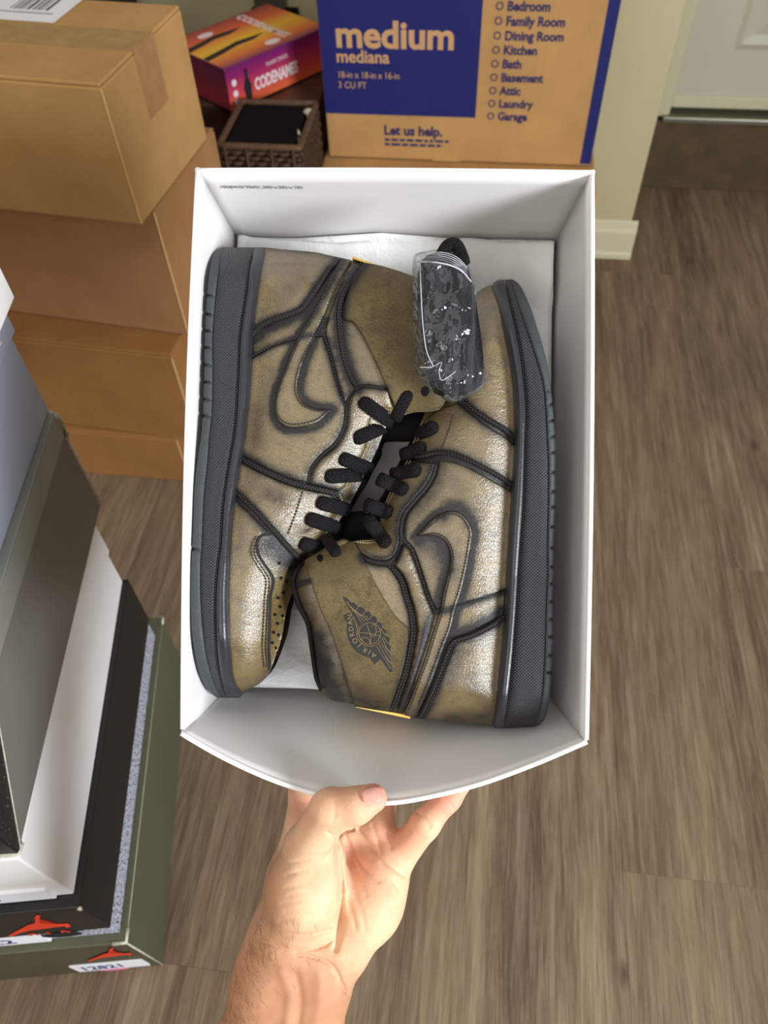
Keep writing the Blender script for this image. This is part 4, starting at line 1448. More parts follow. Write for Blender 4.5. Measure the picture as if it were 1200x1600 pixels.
# ---------------- right shoe: sole to the right, toe to the top
LB = [(436, 800, 798, 792, 783), (441, 808, 801, 791, 775), (450, 815, 803, 792, 773), (480, 829, 812, 799, 782), (520, 842, 825, 808, 790), (560, 853, 838, 815, 798), (600, 860, 849, 820, 804),
      (640, 864, 853, 823, 806), (680, 867, 855, 822, 807), (720, 868, 857, 821, 805), (780, 868, 857, 819, 801), (840, 866, 856, 815, 797), (900, 866, 856, 811, 794), (920, 865, 855, 810, 793),
      (980, 865, 853, 806, 790), (1040, 863, 851, 801, 784), (1100, 858, 846, 794, 778), (1125, 850, 840, 790, 775), (1135, 838, 832, 788, 774), (1138, 828, 824, 788, 776)]
FB = [(771, 443, 40, 0), (752, 452, 60, 0), (730, 470, 80, 0), (705, 500, 95, 0), (686, 540, 95, 2), (676, 590, 90, 6), (672, 625, 110, 10), (660, 655, 115, 11), (646, 690, 115, 12), (634, 722, 110, 13), (608, 772, 95, 14), (596, 805, 80, 15),
      (590, 842, 50, 18), (552, 846, 40, 20), (515, 858, 32, 20), (482, 872, 28, 20), (463, 893, 26, 20), (459, 915, 26, 18), (467, 945, 28, 18), (481, 973, 30, 16), (488, 1020, 34, 12), (496, 1068, 40, 7), (511, 1091, 50, 3), (556, 1101, 60, 2), (600, 1111, 66, 0),
      (640, 1121, 70, 0), (700, 1127, 66, 0), (774, 1134, 60, 0)]
B = Shoe('high_top_sneaker', 'bronze leather high-top sneaker with winged ball emblem, sole to the right', LB,
         [(436, 0.045), (540, 0.049), (660, 0.049), (780, 0.045), (900, 0.041), (1040, 0.041), (1138, 0.040)], -0.0565, FB, {'r0': 110, 'r1': 60, 'in': 1}, (0.06, 0.0, -0.1055))
B.sv, B.sf = [], []
B.sole([610, 632, 657, 682, 707, 738, 768, 792, 823, 856, 886, 912, 940, 968, 995, 1024, 1051])
q2 = [(722, 627), (741, 645), (763, 661), (787, 676), (806, 691)]
q1 = [(637, 716), (658, 718), (686, 711), (712, 715), (731, 722), (752, 733), (777, 747), (804, 764)]
qe = [(682, 722), (679, 739), (668, 760), (647, 785), (633, 804), (628, 825), (627, 848), (620, 868), (606, 879), (582, 878), (567, 872)]
qk = [(633, 846), (644, 860), (655, 890), (666, 925), (679, 956)]
qz = [(794, 922), (759, 934), (731, 942), (712, 948), (690, 954)]
qh = [(791, 956), (763, 974), (731, 990), (708, 998), (698, 1022), (688, 1048), (672, 1085), (655, 1118)]
qa = [(610, 884), (626, 904), (635, 932), (641, 952), (645, 982), (643, 1002), (633, 1050), (613, 1105)]
B.seam(q2, 8, 0.95); B.seam(q1, 8, 1.0); B.seam(qe, 7, 0.95); B.seam(qk, 4.5, 0.85); B.seam(qz, 5, 0.85); B.seam(qh, 10, 1.05); B.seam(qa, 6, 0.95)
B.seam([(672, 962), (660, 1005), (645, 1060), (625, 1112)], 5.5, 0.85)
B.seam([(690, 808), (705, 792), (725, 796), (738, 815)], 11, 0.7); B.seam([(655, 848), (680, 850), (695, 868), (698, 890)], 14, 0.7)
B.seam([(640, 700), (620, 745), (602, 790)], 10, 0.6); B.seam([(690, 730), (676, 760), (650, 795)], 14, 0.5)
B.seam([(700, 620), (690, 560)], 30, 0.4)
B.seam([(465, 900), (472, 945), (487, 990), (497, 1060)], 16, 0.6); B.seam([(464, 916), (484, 908)], 4, 1.0)
B.seam([(505, 1085), (560, 1098), (640, 1118)], 16, 0.6); B.seam([(715, 1020), (700, 1060)], 13, 0.55); B.seam([(760, 1120), (700, 1122)], 14, 0.5)
B.seam([(648, 838), (668, 814), (685, 801), (705, 794), (723, 798), (737, 814), (742, 832), (739, 856), (734, 885), (725, 923), (716, 951), (709, 981), (697, 1013), (681, 1058), (662, 1100)], 5.5, 0.95)
B.seam([(652, 840), (680, 842), (690, 849), (696, 858), (699, 874), (694, 897), (687, 927), (682, 955)], 6.5, 0.95)
B.seam([(800, 800), (794, 900), (788, 1000), (776, 1120)], 4, 0.4)
B.seam([(495, 1000), (512, 1050), (530, 1088)], 20, 0.75); B.seam([(550, 1085), (600, 1098)], 18, 0.6); B.seam([(735, 1060), (770, 1110)], 14, 0.4); B.seam([(700, 740), (720, 770)], 14, 0.3); B.seam([(560, 880), (500, 900)], 12, 0.3)
B.base()
B.panel('toe_guard', [('c', (770, 447)), (782, 480), (790, 520), (798, 560), (803, 600), (805, 640), ('c', (806, 686)), (787, 671), (763, 656), (741, 640), ('c', (722, 622)), (704, 604), (693, 560), (708, 512), (732, 474), (752, 456)], 0.0016, 0.0, edge=0.6)
B.panel('vamp_panel', [('c', (716, 630)), (741, 650), (763, 667), (787, 682), ('c', (806, 697)), (806, 730), ('c', (804, 759)), (777, 742), (752, 728), (731, 717), (712, 709), (686, 706), (658, 713), ('c', (639, 712)), (651, 684), (665, 658), (690, 640)], 0.0016, 0.0002)
B.panel('quarter_panel', [('c', (804, 771)), (777, 755), (752, 741), (731, 730), (712, 723), ('c', (687, 720)), (683, 740), (671, 763), (650, 788), (637, 806), (632, 826), ('c', (634, 844)), (646, 858), (657, 888), (668, 923), ('c', (681, 953)), (712, 946), (731, 940), (759, 932), ('c', (793, 920)), (795, 880), (799, 830), (802, 790)], 0.0013)
B.panel('heel_counter', [('c', (790, 962)), (763, 979), (735, 993), (713, 1003), (702, 1026), (692, 1052), (676, 1088), ('c', (662, 1121)), (700, 1126), ('c', (771, 1133)), (777, 1110), (783, 1060), (788, 1000)], 0.0015, esig=9)
B.panel('collar_band', [('c', (616, 884)), (631, 904), (640, 932), (647, 955), (651, 983), (648, 1006), (639, 1050), ('c', (621, 1106)), ('c', (628, 1110)), (644, 1072), (660, 1028), (672, 990), ('c', (679, 960)), (666, 927), (654, 892), (643, 862), ('c', (632, 849)), (622, 868)], 0.0040, 0.0002, bw=15, grid=3.5, esig=3)
B.panel('side_hook_stripe', [('c', (650, 837)), (670, 816), (686, 804), (705, 798), (721, 802), (733, 816), (738, 832), (735, 855), (730, 884), (721, 922), (712, 950), (705, 980), (693, 1012), (677, 1057), (660, 1096), ('c', (648, 1117)), ('c', (631, 1112)), (647, 1074), (663, 1029), (675, 990), (686, 955), (691, 927), (699, 897), (703, 874), (700, 855), (693, 844), (680, 838)], 0.0019, 0.0012, bw=4.0, edge=0.55, esig=4, label='raised hook-shaped leather stripe')
B.panel('eyestay', [('c', (681, 724)), (677, 740), (666, 760), (645, 785), (631, 804), (626, 825), (625, 848), (618, 866), (605, 876), (582, 875), ('c', (563, 866)), ('c', (553, 849)), (580, 850), (594, 842), (598, 812), (612, 775), (630, 738), ('c', (642, 720)), (660, 722)], 0.0018, 0.0004, edge=0.6)
B.panel('collar_panel', [('c', (474, 884)), (464, 902), (464, 918), (472, 945), (486, 974), (493, 1020), (500, 1066), (514, 1088), ('c', (556, 1099)), ('c', (618, 1108)), (636, 1050), (646, 1000), (644, 975), (634, 925), ('c', (610, 886)), (580, 880), (540, 868), (505, 872)], 0.0012, -0.0002, edge=0.6, esig=7)
B.panel('ankle_strap', [(479, 874), (500, 860), (526, 845), (540, 842), (552, 850), (568, 874), (588, 914), (602, 938), (616, 960), ('c', (637, 980)), (638, 1000), (635, 1024), (626, 1060), ('c', (608, 1106)), ('c', (556, 1099)), (536, 1044), (516, 984), (496, 938), (480, 884)], 0.0022, 0.0013, bw=2.6, edge=0.2, esig=4, mat=M['strap_leather'], label='smooth bronze ankle strap stamped with a winged ball emblem')
B.panel('strap_hole', [(503 + 5 * math.cos(a * math.pi / 4), 877 + 5 * math.sin(a * math.pi / 4)) for a in range(8)], 0.0002, 0.0035, bw=1.5, grid=3, mat=M['lining'])
B.bind([(p[0] + 2, p[1] - 3) for p in q2], 0.0015, 4.0)
B.bind([(p[0], p[1] - 4) for p in q1], 0.0015, 4.0)
B.bind(qe, 0.0009, 3.4)
B.bind([(p[0], p[1] + 5) for p in qh[:4]] + qh[4:], 0.0014, 4.6)
B.bind(qa, 0.0014, 4.2)
B.bind([(669, 965), (657, 1008), (642, 1060), (622, 1110)], 0.0016, 3.0)
B.bind([(464, 916), (474, 910), (484, 908)], 0.0012, 2.4)
cl_ = [(480, 874), (464, 890), (458, 904), (459, 918), (467, 946), (481, 974), (488, 1015), (494, 1054), (500, 1080)]
c_ = spline(cl_, 3.0)
v, f = sweep(B.f.at(c_, 0.0006), [3.9 * MMPX * min(1, 0.3 + 0.1 * min(i, len(c_) - 1 - i)) for i in range(len(c_))], 10, flatz=1.6)
B.put('collar_lining', v, f, M['lining'])
for off_ in (0, 5):
    B.stitch([(p[0] + 2 + off_ * 0.3, p[1] - 1 - off_) for p in q2], 0.0024)
    B.stitch([(p[0], p[1] - 2 - off_) for p in q1], 0.0024)
    B.stitch([(p[0] + off_ * 0.5, p[1] + 3 + off_ * 0.9) for p in qh[:4]] + [(p[0] + off_, p[1]) for p in qh[4:]], 0.0024)
    B.stitch([(p[0] - 2 + off_, p[1]) for p in qa], 0.0024)
B.stitch(qk, 0.0018); B.stitch(qz, 0.0016)
B.stitch([(p[0] - 5, p[1] - 1) for p in qe[:8]] + [(600, 873), (582, 872)], 0.0028)
B.stitch([(660, 832), (674, 820), (688, 809), (705, 803), (719, 807), (728, 818), (733, 832), (730, 855), (725, 884), (716, 922), (707, 950), (700, 980), (688, 1012), (672, 1055), (655, 1095)], 0.0034)
B.stitch([(664, 835), (681, 833), (697, 841), (705, 855), (708, 874), (703, 900), (696, 928), (691, 955), (680, 990), (668, 1029), (652, 1072), (640, 1102)], 0.0034)
B.stitch([(710, 650), (702, 676), (692, 702)], 0.0022)
B.flush('stitching', M['thread'])
for dx_ in (-2, 3):
    B.stitch([(643 + dx_, 722), (630 + dx_, 745), (614 + dx_, 776), (601 + dx_, 806), (598 + dx_, 835)], 0.0024, 4.0, 3.2, 0.0005)
    B.stitch([(592, 848 + dx_), (572, 850 + dx_), (554, 848 + dx_)], 0.0024, 4.0, 3.2, 0.0005)
    B.stitch([(668 + dx_, 660), (656 + dx_, 686), (645 + dx_, 708)], 0.0024, 4.0, 3.2, 0.0005)
B.flush('eyelet_stitching', M['thread_pale'])
tongue(B, [(690, 636), (665, 660), (644, 700), (630, 730), (608, 775), (597, 805), (600, 830), (592, 858), (545, 856), (532, 838), (538, 806), (566, 798), (580, 806), (590, 785), (602, 765), (622, 725), (640, 690), (648, 668), (640, 650)], 0.005, 0.006)
for a_, b_ in (((684, 664), (648, 682)), ((666, 696), (628, 712)), ((659, 733), (612, 742)), ((638, 768), (592, 748)), ((615, 803), (572, 788)), ((608, 855), (572, 808))):
    B.lace(a_, b_, 0.0012, 0.012)
B.lace((640, 611), (617, 655), 0.022, 0.0, 9.5)
gold_tab(B, (556, 1103), (641, 1121), B.zm - 0.012, B.zm + 0.010, 4.2)

# wing emblem stamped in the strap
M['stamp'] = flat('stamped_dark_relief', lin(26, 24, 22), 0.5, 0.45, 0.15, 400)
M['stamp_line'] = flat('stamped_ridge', lin(126, 108, 76), 0.5, 0.4, 0.15, 400)
E5 = lambda pts: [(440 + x / 5.0, 820 + y / 5.0) for x, y in pts]
EO = 0.00345
wing = B.panel('wing_emblem', [('c', p) for p in E5([(475, 552), (520, 575), (545, 605), (575, 606), (600, 640), (635, 640), (655, 672), (690, 675), (708, 708), (738, 712), (750, 750), (782, 765), (788, 800), (822, 826), (820, 860), (850, 885), (842, 925), (858, 955), (848, 990), (860, 1030), (852, 1070), (868, 1110), (868, 1135), (845, 1138), (800, 1075), (755, 1015), (718, 945), (660, 920), (610, 860), (612, 800), (560, 705), (520, 630)])], 0.0002, EO, bw=1.2, grid=4, mat=M['stamp'])
ban = B.panel('banner_emblem', [('c', p) for p in E5([(482, 702), (532, 684), (556, 712), (584, 790), (592, 850), (622, 905), (672, 940), (718, 950), (752, 1012), (776, 1044), (726, 1084), (704, 1050), (690, 1032), (640, 1015), (588, 982), (545, 935), (522, 885), (514, 820), (516, 765)])], 0.0002, EO, bw=1.2, grid=4, mat=M['stamp'])


def eline(pts, r=0.55, off=EO + 0.00035, parent=wing, closed=False):
    c = spline(E5(pts), 2.0, closed)
    v, f = sweep(B.f.at(c, off), r * MMPX, 5, closed, 0.6)
    return B.put('emblem_line', v, f, M['stamp_line'], True, parent=parent)


circ = lambda cx, cy, r, a0=0, a1=360, n=24: [(cx + r * math.cos(math.radians(a0 + (a1 - a0) * i / n)), cy + r * math.sin(math.radians(a0 + (a1 - a0) * i / n))) for i in range(n + (0 if a1 - a0 == 360 else 1))]
eline(circ(690, 842, 84), closed=True); eline(circ(690, 842, 100, 40, 215), 0.5)
eline([(665, 765), (690, 840), (700, 925)]); eline([(612, 835), (690, 842), (768, 862)])
eline([(730, 770), (740, 820), (722, 868), (690, 842)]); eline([(620, 880), (660, 872), (690, 900), (690, 925)])
for sgn, base in ((1, 0), (1, 1), (1, 2), (1, 3)):
    eline([(505 + 14 * base, 590 + 22 * base), (570 + 18 * base, 668 + 10 * base), (632 + 16 * base, 762 - 14 * base)], 0.5)
for q in ((600, 640), (655, 672), (708, 708), (750, 750), (788, 800)):
    eline([q, (q[0] - 18, q[1] + 22), (q[0] - 52, q[1] + 34)], 0.5)
for k_ in range(4):
    eline([(742 + 14 * k_, 938 - 22 * k_), (790 + 12 * k_, 1015 - 18 * k_), (852 + 2 * k_, 1110 - 34 * k_)], 0.5)
for q in ((820, 860), (842, 925), (848, 990), (852, 1070)):
    eline([q, (q[0] - 24, q[1] - 22), (q[0] - 46, q[1] - 58)], 0.5)
# banner letters follow the arc
LET = [('N', 537, 715, -68), ('A', 540, 758, -75), ('D', 548, 806, -80), ('R', 556, 850, -75), ('O', 578, 898, -52), ('J', 612, 935, -35), ('R', 655, 968, -22), ('I', 690, 985, -18), ('A', 722, 1010, -30)]
RD = LET[::-1]
for li, (ch, lx, ly, ang) in enumerate(RD):
    cu = bpy.data.curves.new('letter', 'FONT'); cu.body = ch; cu.size = 54; cu.align_x = 'CENTER'; cu.align_y = 'CENTER'; cu.resolution_u = 2
    tmp = bpy.data.objects.new('tmp_letter', cu); COL.objects.link(tmp); bpy.context.view_layer.update()
    me = bpy.data.meshes.new_from_object(tmp.evaluated_get(bpy.context.evaluated_depsgraph_get()))
    COL.objects.unlink(tmp); bpy.data.objects.remove(tmp); bpy.data.curves.remove(cu)
    co = np.zeros(len(me.vertices) * 3); me.vertices.foreach_get('co', co); co = co.reshape(-1, 3)
    # the word runs up the banner, letter tops to the outer arc
    pv, nx2 = RD[max(li - 1, 0)], RD[min(li + 1, len(RD) - 1)]
    ex_ = np.array([nx2[1] - pv[1], nx2[2] - pv[2]], float); ex_ /= np.linalg.norm(ex_)
    ey_ = -np.array([ex_[1], -ex_[0]])
    px_ = np.array([lx, ly]) + co[:, :1] * ex_ + co[:, 1:2] * (-ey_)
    P2 = np.stack([440 + px_[:, 0] / 5, 820 + px_[:, 1] / 5], 1)
    V = B.f.at(P2, EO + 0.0004)
    fs = [tuple(p.vertices) for p in me.polygons]
    bpy.data.meshes.remove(me)
    B.put('emblem_letter', V, fs, M['stamp_line'], False, parent=ban)
# gilded ring glimpsed at the heel
v, f = sweep([PX(790 + 24 * math.cos(a * math.pi / 12), 1135 + 5 * math.sin(a * math.pi / 12), B.zm - 0.004) for a in range(24)], 0.0007, 6, True)
B.put('gold_ring', v, f, M['gold'])

# ------------------------------------------------------------------ bag of spare laces


def plastic():
    t = NT('clear_plastic_film')
    v = t.coords()
    n = t.noise(v, 60, 2, 0.5, 1.5)
    nrm = t.bump(n, 0.5, 0.006)
    gl = t.n('ShaderNodeBsdfGlossy'); gl.inputs['Roughness'].default_value = 0.08
    gl.inputs['Color'].default_value = (0.9, 0.92, 0.96, 1)
    tr = t.n('ShaderNodeBsdfTransparent'); tr.inputs['Color'].default_value = (0.93, 0.94, 0.95, 1)
    df = t.n('ShaderNodeBsdfDiffuse'); df.inputs['Color'].default_value = lin(200, 204, 212)
    t.l(nrm, gl.inputs['Normal'])
    lw = t.n('ShaderNodeLayerWeight'); lw.inputs['Blend'].default_value = 0.28
    t.l(nrm, lw.inputs['Normal'])
    cr = t.ramp(t.noise(t.coords((2.6, 0.4, 1)), 55, 3, 0.5, 0.6), [(0.45, (0, 0, 0, 1)), (0.72, (1, 1, 1, 1))])
    fr = t.math('ADD', t.math('MULTIPLY', lw.outputs['Fresnel'], 0.55), 0.035, True)
    m1 = t.n('ShaderNodeMixShader'); t.l(fr, m1.inputs[0]); t.l(tr.outputs[0], m1.inputs[1]); t.l(gl.outputs[0], m1.inputs[2])
    m2 = t.n('ShaderNodeMixShader'); t.l(t.math('ADD', t.math('MULTIPLY', cr, 0.05), 0.020), m2.inputs[0]); t.l(m1.outputs[0], m2.inputs[1]); t.l(df.outputs[0], m2.inputs[2])
    t.l(m2.outputs[0], t.out.inputs['Surface'])
    return t.m


M['film'] = plastic()
M['film_edge'] = flat('plastic_fold', lin(190, 192, 198), 0.3, 0.6, 0.05, 100)
boff = (0.035, 0.11, -0.012)
bagp = tray_root('zip_bag', boff)
tag(bagp, 'clear plastic zip bag of black laces lying over both shoes', 'bag')
bo = np.array(boff)
BAG = [(647, 400), (668, 392), (700, 390), (722, 404), (737, 425), (744, 460), (748, 510), (754, 556), (762, 584), (756, 602), (736, 619), (708, 628), (690, 622), (668, 603), (649, 582), (646, 520), (645, 450)]
poly = spline(BAG, 3.0, True); cl = np.vstack([poly, poly[:1]])
V2, T = tri(poly, 4.0)
d, _ = segdist(V2, cl)
rsb = np.random.RandomState(11)
nz = smooth_noise(60, 60, 12, rsb); nz2 = smooth_noise(60, 60, 26, rsb)
ui = np.clip(((V2[:, 0] - 640) / 130 * 59).astype(int), 0, 59); vi = np.clip(((V2[:, 1] - 385) / 250 * 59).astype(int), 0, 59)
wr_ = (nz[ui, vi] - 0.5) * 0.0035 + (nz2[ui, vi] - 0.5) * 0.0016
h = np.sqrt(np.clip(1 - (1 - np.clip(d / 34.0, 0, 1)) ** 2, 0, 1))
zc = 0.0005
edge_ = np.clip(d / 6.0, 0, 1)
top = PX(V2[:, 0], V2[:, 1], zc + 0.0135 * h + wr_ * edge_); bot = PX(V2[:, 0], V2[:, 1], zc - 0.0075 * h + wr_ * edge_ * 0.3)
n = len(top)
mesh_obj('film', np.vstack([top, bot]) - bo, [t[::-1] for t in T] + [tuple(i + n for i in t) for t in T], M['film'], bagp, True)


def bag_tube(name, pts, z, r, mat, parent, flatz=1.0, n=8, closed=False):
    c = spline(pts, 3.0, closed)
    zz = z if np.isscalar(z) else np.interp(np.linspace(0, 1, len(c)), np.linspace(0, 1, len(z)), z)
    P = PX(c[:, 0], c[:, 1], np.full(len(c), zz) if np.isscalar(zz) else zz) - bo
    v, f = sweep(P, r, n, closed, flatz)
    return mesh_obj(name, v, f, mat, parent, True)


bag_tube('zip_strip', [(654, 409), (680, 410), (705, 415), (722, 424), (736, 440)], [0.006, 0.0135, 0.0145, 0.012, 0.006], 0.0005, M['film_edge'], bagp)
bag_tube('side_fold', [(656, 408), (658, 460), (661, 510), (667, 550), (677, 572)], [0.008, 0.0125, 0.0135, 0.0145, 0.014], 0.0003, M['film_edge'], bagp)
bag_tube('film_crease', [(656, 574), (676, 573), (690, 566), (686, 580), (690, 594), (702, 588), (712, 580)], 0.0143, 0.00022, M['film_edge'], bagp)
for k_ in range(5):
    bag_tube('film_crease', [(656, 398 + 2.4 * k_), (690, 394 + 3.0 * k_), (714, 402 + 3.4 * k_), (730, 418 + 3.0 * k_)], [0.004, 0.011, 0.012, 0.006], 0.00018, M['film_edge'], bagp)
# the laces inside: a bundle of long folded loops
lb_ = tray_root('spare_laces', boff)
tag(lb_, 'bundle of spare black laces inside the clear zip bag', 'laces')
for i, (dx, dz, sc) in enumerate(((-26, 0.000, 1.0), (-9, 0.003, 1.03), (8, 0.0035, 1.04), (25, 0.0012, 0.97), (-16, -0.003, 0.95), (14, -0.003, 0.96))):
    pts = []
    for s_ in range(24):
        a = 2 * math.pi * s_ / 24
        lx = dx * (0.85 + 0.1 * math.sin(a)) + 13 * math.cos(a)
        ly = 100 * sc * math.copysign(abs(math.sin(a)) ** 0.7, math.sin(a))
        th_ = math.radians(-8)
        pts.append((703 + lx * math.cos(th_) - ly * math.sin(th_) * 0.9, 506 + lx * math.sin(th_) + ly * math.cos(th_)))
    c = spline(pts, 5.0, True)
    P = PX(c[:, 0], c[:, 1], np.full(len(c), zc + dz + 0.001)) - bo
    v, f = sweep(P, 0.0042, 10, True, 0.62)
    mesh_obj('lace_loop', v, f, M['lace'], lb_, True)
for pts in ([(672, 400), (690, 440), (700, 500), (716, 560), (735, 600)], [(690, 395), (676, 450), (690, 520), (684, 580), (700, 612)], [(712, 405), (722, 450), (712, 520), (730, 570)]):
    bag_tube('lace_strand', pts, [0.004, 0.0085, 0.0085, 0.0075, 0.004], 0.0034, M['lace'], lb_, 0.55, 10)
bag_tube('lace_end', [(690, 400), (700, 384), (712, 382), (722, 402), (724, 412)], [0.004, 0.001, 0.001, 0.002, 0.004], 0.0040, M['lace'], lb_, 0.6, 10)

# ------------------------------------------------------------------ the hand
import openvdb


def skin():
    t = NT('skin')
    v = t.coords()
    at = t.n('ShaderNodeAttribute', attribute_name='tone')      # 0 palm .. 1 forearm
    pk = t.n('ShaderNodeAttribute', attribute_name='pink')
    n1 = t.noise(v, 55, 4, 0.6)
    n2 = t.noise(v, 420, 3, 0.6)
    palm = t.ramp(n1, [(0.3, lin(216, 170, 134)), (0.7, lin(232, 194, 156))])
    arm = t.ramp(n1, [(0.3, lin(178, 126, 92)), (0.7, lin(196, 144, 108))])
    c = t.mix(at.outputs['Fac'], palm, arm)
    c = t.mix(t.math('MULTIPLY', pk.outputs['Fac'], 0.75), c, lin(232, 146, 126))
    c = t.mix(t.math('MULTIPLY', t.ramp(n2, [(0.5, (0, 0, 0, 1)), (0.75, (1, 1, 1, 1))]), 0.12), c, lin(200, 120, 100))
    t.set('Base Color', c)
    t.set('Roughness', 0.58); t.set('Specular IOR Level', 0.32)
    t.set('Subsurface Weight', 0.12); t.set('Subsurface Radius', (0.006, 0.0025, 0.0012)); t.set('Subsurface Scale', 0.6)
    vo = t.n('ShaderNodeTexVoronoi', feature='DISTANCE_TO_EDGE'); vo.inputs['Scale'].default_value = 900
    t.l(v, vo.inputs['Vector'])
    h = t.math('ADD', t.math('MULTIPLY', n2, 0.5), t.math('MULTIPLY', vo.outputs['Distance'], 0.5))
    h = t.math('ADD', h, t.math('MULTIPLY', t.noise(t.coords((0.5, 2.0, 1)), 150, 3, 0.6, 0.8), 0.6))
    t.set('Normal', t.bump(h, 0.35, 0.0006))
    return t.m


M['skin'] = skin()
K = lambda px, py, z: np.array(PX(px, py, z))
# (point, radius) chains; every chain is a row of round cones
wr_c = K(470, 1500, -0.048)
PRIM = []


def chain(pts, rad, k=0.008):
    for i in range(len(pts) - 1):
        PRIM.append((pts[i], pts[i + 1], rad[i], rad[i + 1], k))


# forearm and wrist: three parallel masses make the flattened section
chain([K(388, 1790, -0.050), K(400, 1640, -0.048), K(428, 1530, -0.047), K(446, 1480, -0.045)], [0.027, 0.0245, 0.0200, 0.0190], 0.016)
chain([K(470, 1790, -0.050), K(470, 1640, -0.048), K(494, 1530, -0.049), K(508, 1480, -0.050)], [0.027, 0.0240, 0.0200, 0.0190], 0.016)
# palm: wrist to the knuckles
chain([K(458, 1470, -0.048), K(478, 1380, -0.053), K(492, 1300, -0.056)], [0.0190, 0.0170, 0.0125], 0.014)
chain([K(494, 1470, -0.052), K(520, 1380, -0.062), K(538, 1298, -0.063)], [0.0190, 0.0150, 0.0125], 0.014)
chain([K(520, 1470, -0.050), K(562, 1385, -0.058), K(588, 1303, -0.061)], [0.0180, 0.0150, 0.0120], 0.014)
chain([K(528, 1480, -0.047), K(582, 1400, -0.048), K(614, 1335, -0.053)], [0.0165, 0.0175, 0.0115], 0.012)
# index side of the palm
chain([K(473, 1285, -0.056), K(453, 1370, -0.054), K(430, 1450, -0.050), K(416, 1495, -0.048), K(402, 1540, -0.048)], [0.0110, 0.0125, 0.0130, 0.0135, 0.0160], 0.010)
# heel of the hand
chain([K(540, 1478, -0.043), K(574, 1425, -0.040), K(598, 1370, -0.047)], [0.0120, 0.0150, 0.0130], 0.012)
# thenar mass and thumb
chain([K(450, 1455, -0.040), K(474, 1390, -0.031), K(488, 1325, -0.020)], [0.0150, 0.0205, 0.0158], 0.012)
chain([K(486, 1400, -0.036), K(500, 1340, -0.030)], [0.0180, 0.0145], 0.010)
chain([K(482, 1326, -0.018), K(516, 1264, 0.003), K(556, 1259, 0.0058), K(583, 1247, 0.0052)], [0.0150, 0.0110, 0.0097, 0.0080], 0.005)
# fingers wrap below the front wall
def fing(p0, p1, p2, p3, r):
    chain([p0, p1, p2, p3], r, 0.0045)


def LOC(x, y, z):
    return np.array([x, y, z])


q = K(478, 1300, -0.054)
fing(q, LOC(K(468, 1255, -0.062)[0], -0.207, -0.075), LOC(-0.060, -0.190, -0.118), LOC(-0.052, -0.158, -0.1325), [0.0118, 0.0100, 0.0088, 0.0072])
q = K(536, 1296, -0.063)
fing(q, LOC(q[0] - 0.002, -0.216, -0.092), LOC(q[0] - 0.002, -0.188, -0.130), LOC(q[0] + 0.001, -0.150, -0.1335), [0.0118, 0.0102, 0.0090, 0.0074])
q = K(588, 1300, -0.061)
fing(q, LOC(q[0] + 0.004, -0.215, -0.088), LOC(q[0] + 0.008, -0.190, -0.128), LOC(q[0] + 0.010, -0.155, -0.1330), [0.0112, 0.0098, 0.0086, 0.0070])
# little finger stretches to the right along the wall
fing(K(626, 1335, -0.052), K(664, 1288, -0.046), K(700, 1246, -0.046), K(726, 1216, -0.050), [0.0108, 0.0090, 0.0080, 0.0066])


def sdf(P):
    P = np.asarray(P, np.float32)
    d = None
    for a, b, r1, r2, k in PRIM:
        a = a.astype(np.float32); ba = (b - a).astype(np.float32)
        L2 = float(ba @ ba) + 1e-12
        pa = P - a
        t = np.clip((pa @ ba) / L2, 0, 1)
        di = np.sqrt(((pa - t[:, None] * ba) ** 2).sum(1)) - (r1 + (r2 - r1) * t)
        if d is None:
            d = di
        else:
            h = np.clip(0.5 + 0.5 * (d - di) / k, 0, 1)
            d = d * (1 - h) + di * h - k * h * (1 - h)
    return d


def to_px(P):
    q = P @ TR.T.astype(np.float32) + TP.astype(np.float32)
    return np.stack([600 + F_PX * q[:, 0] / -q[:, 2], 800 - F_PX * q[:, 1] / -q[:, 2]], 1)


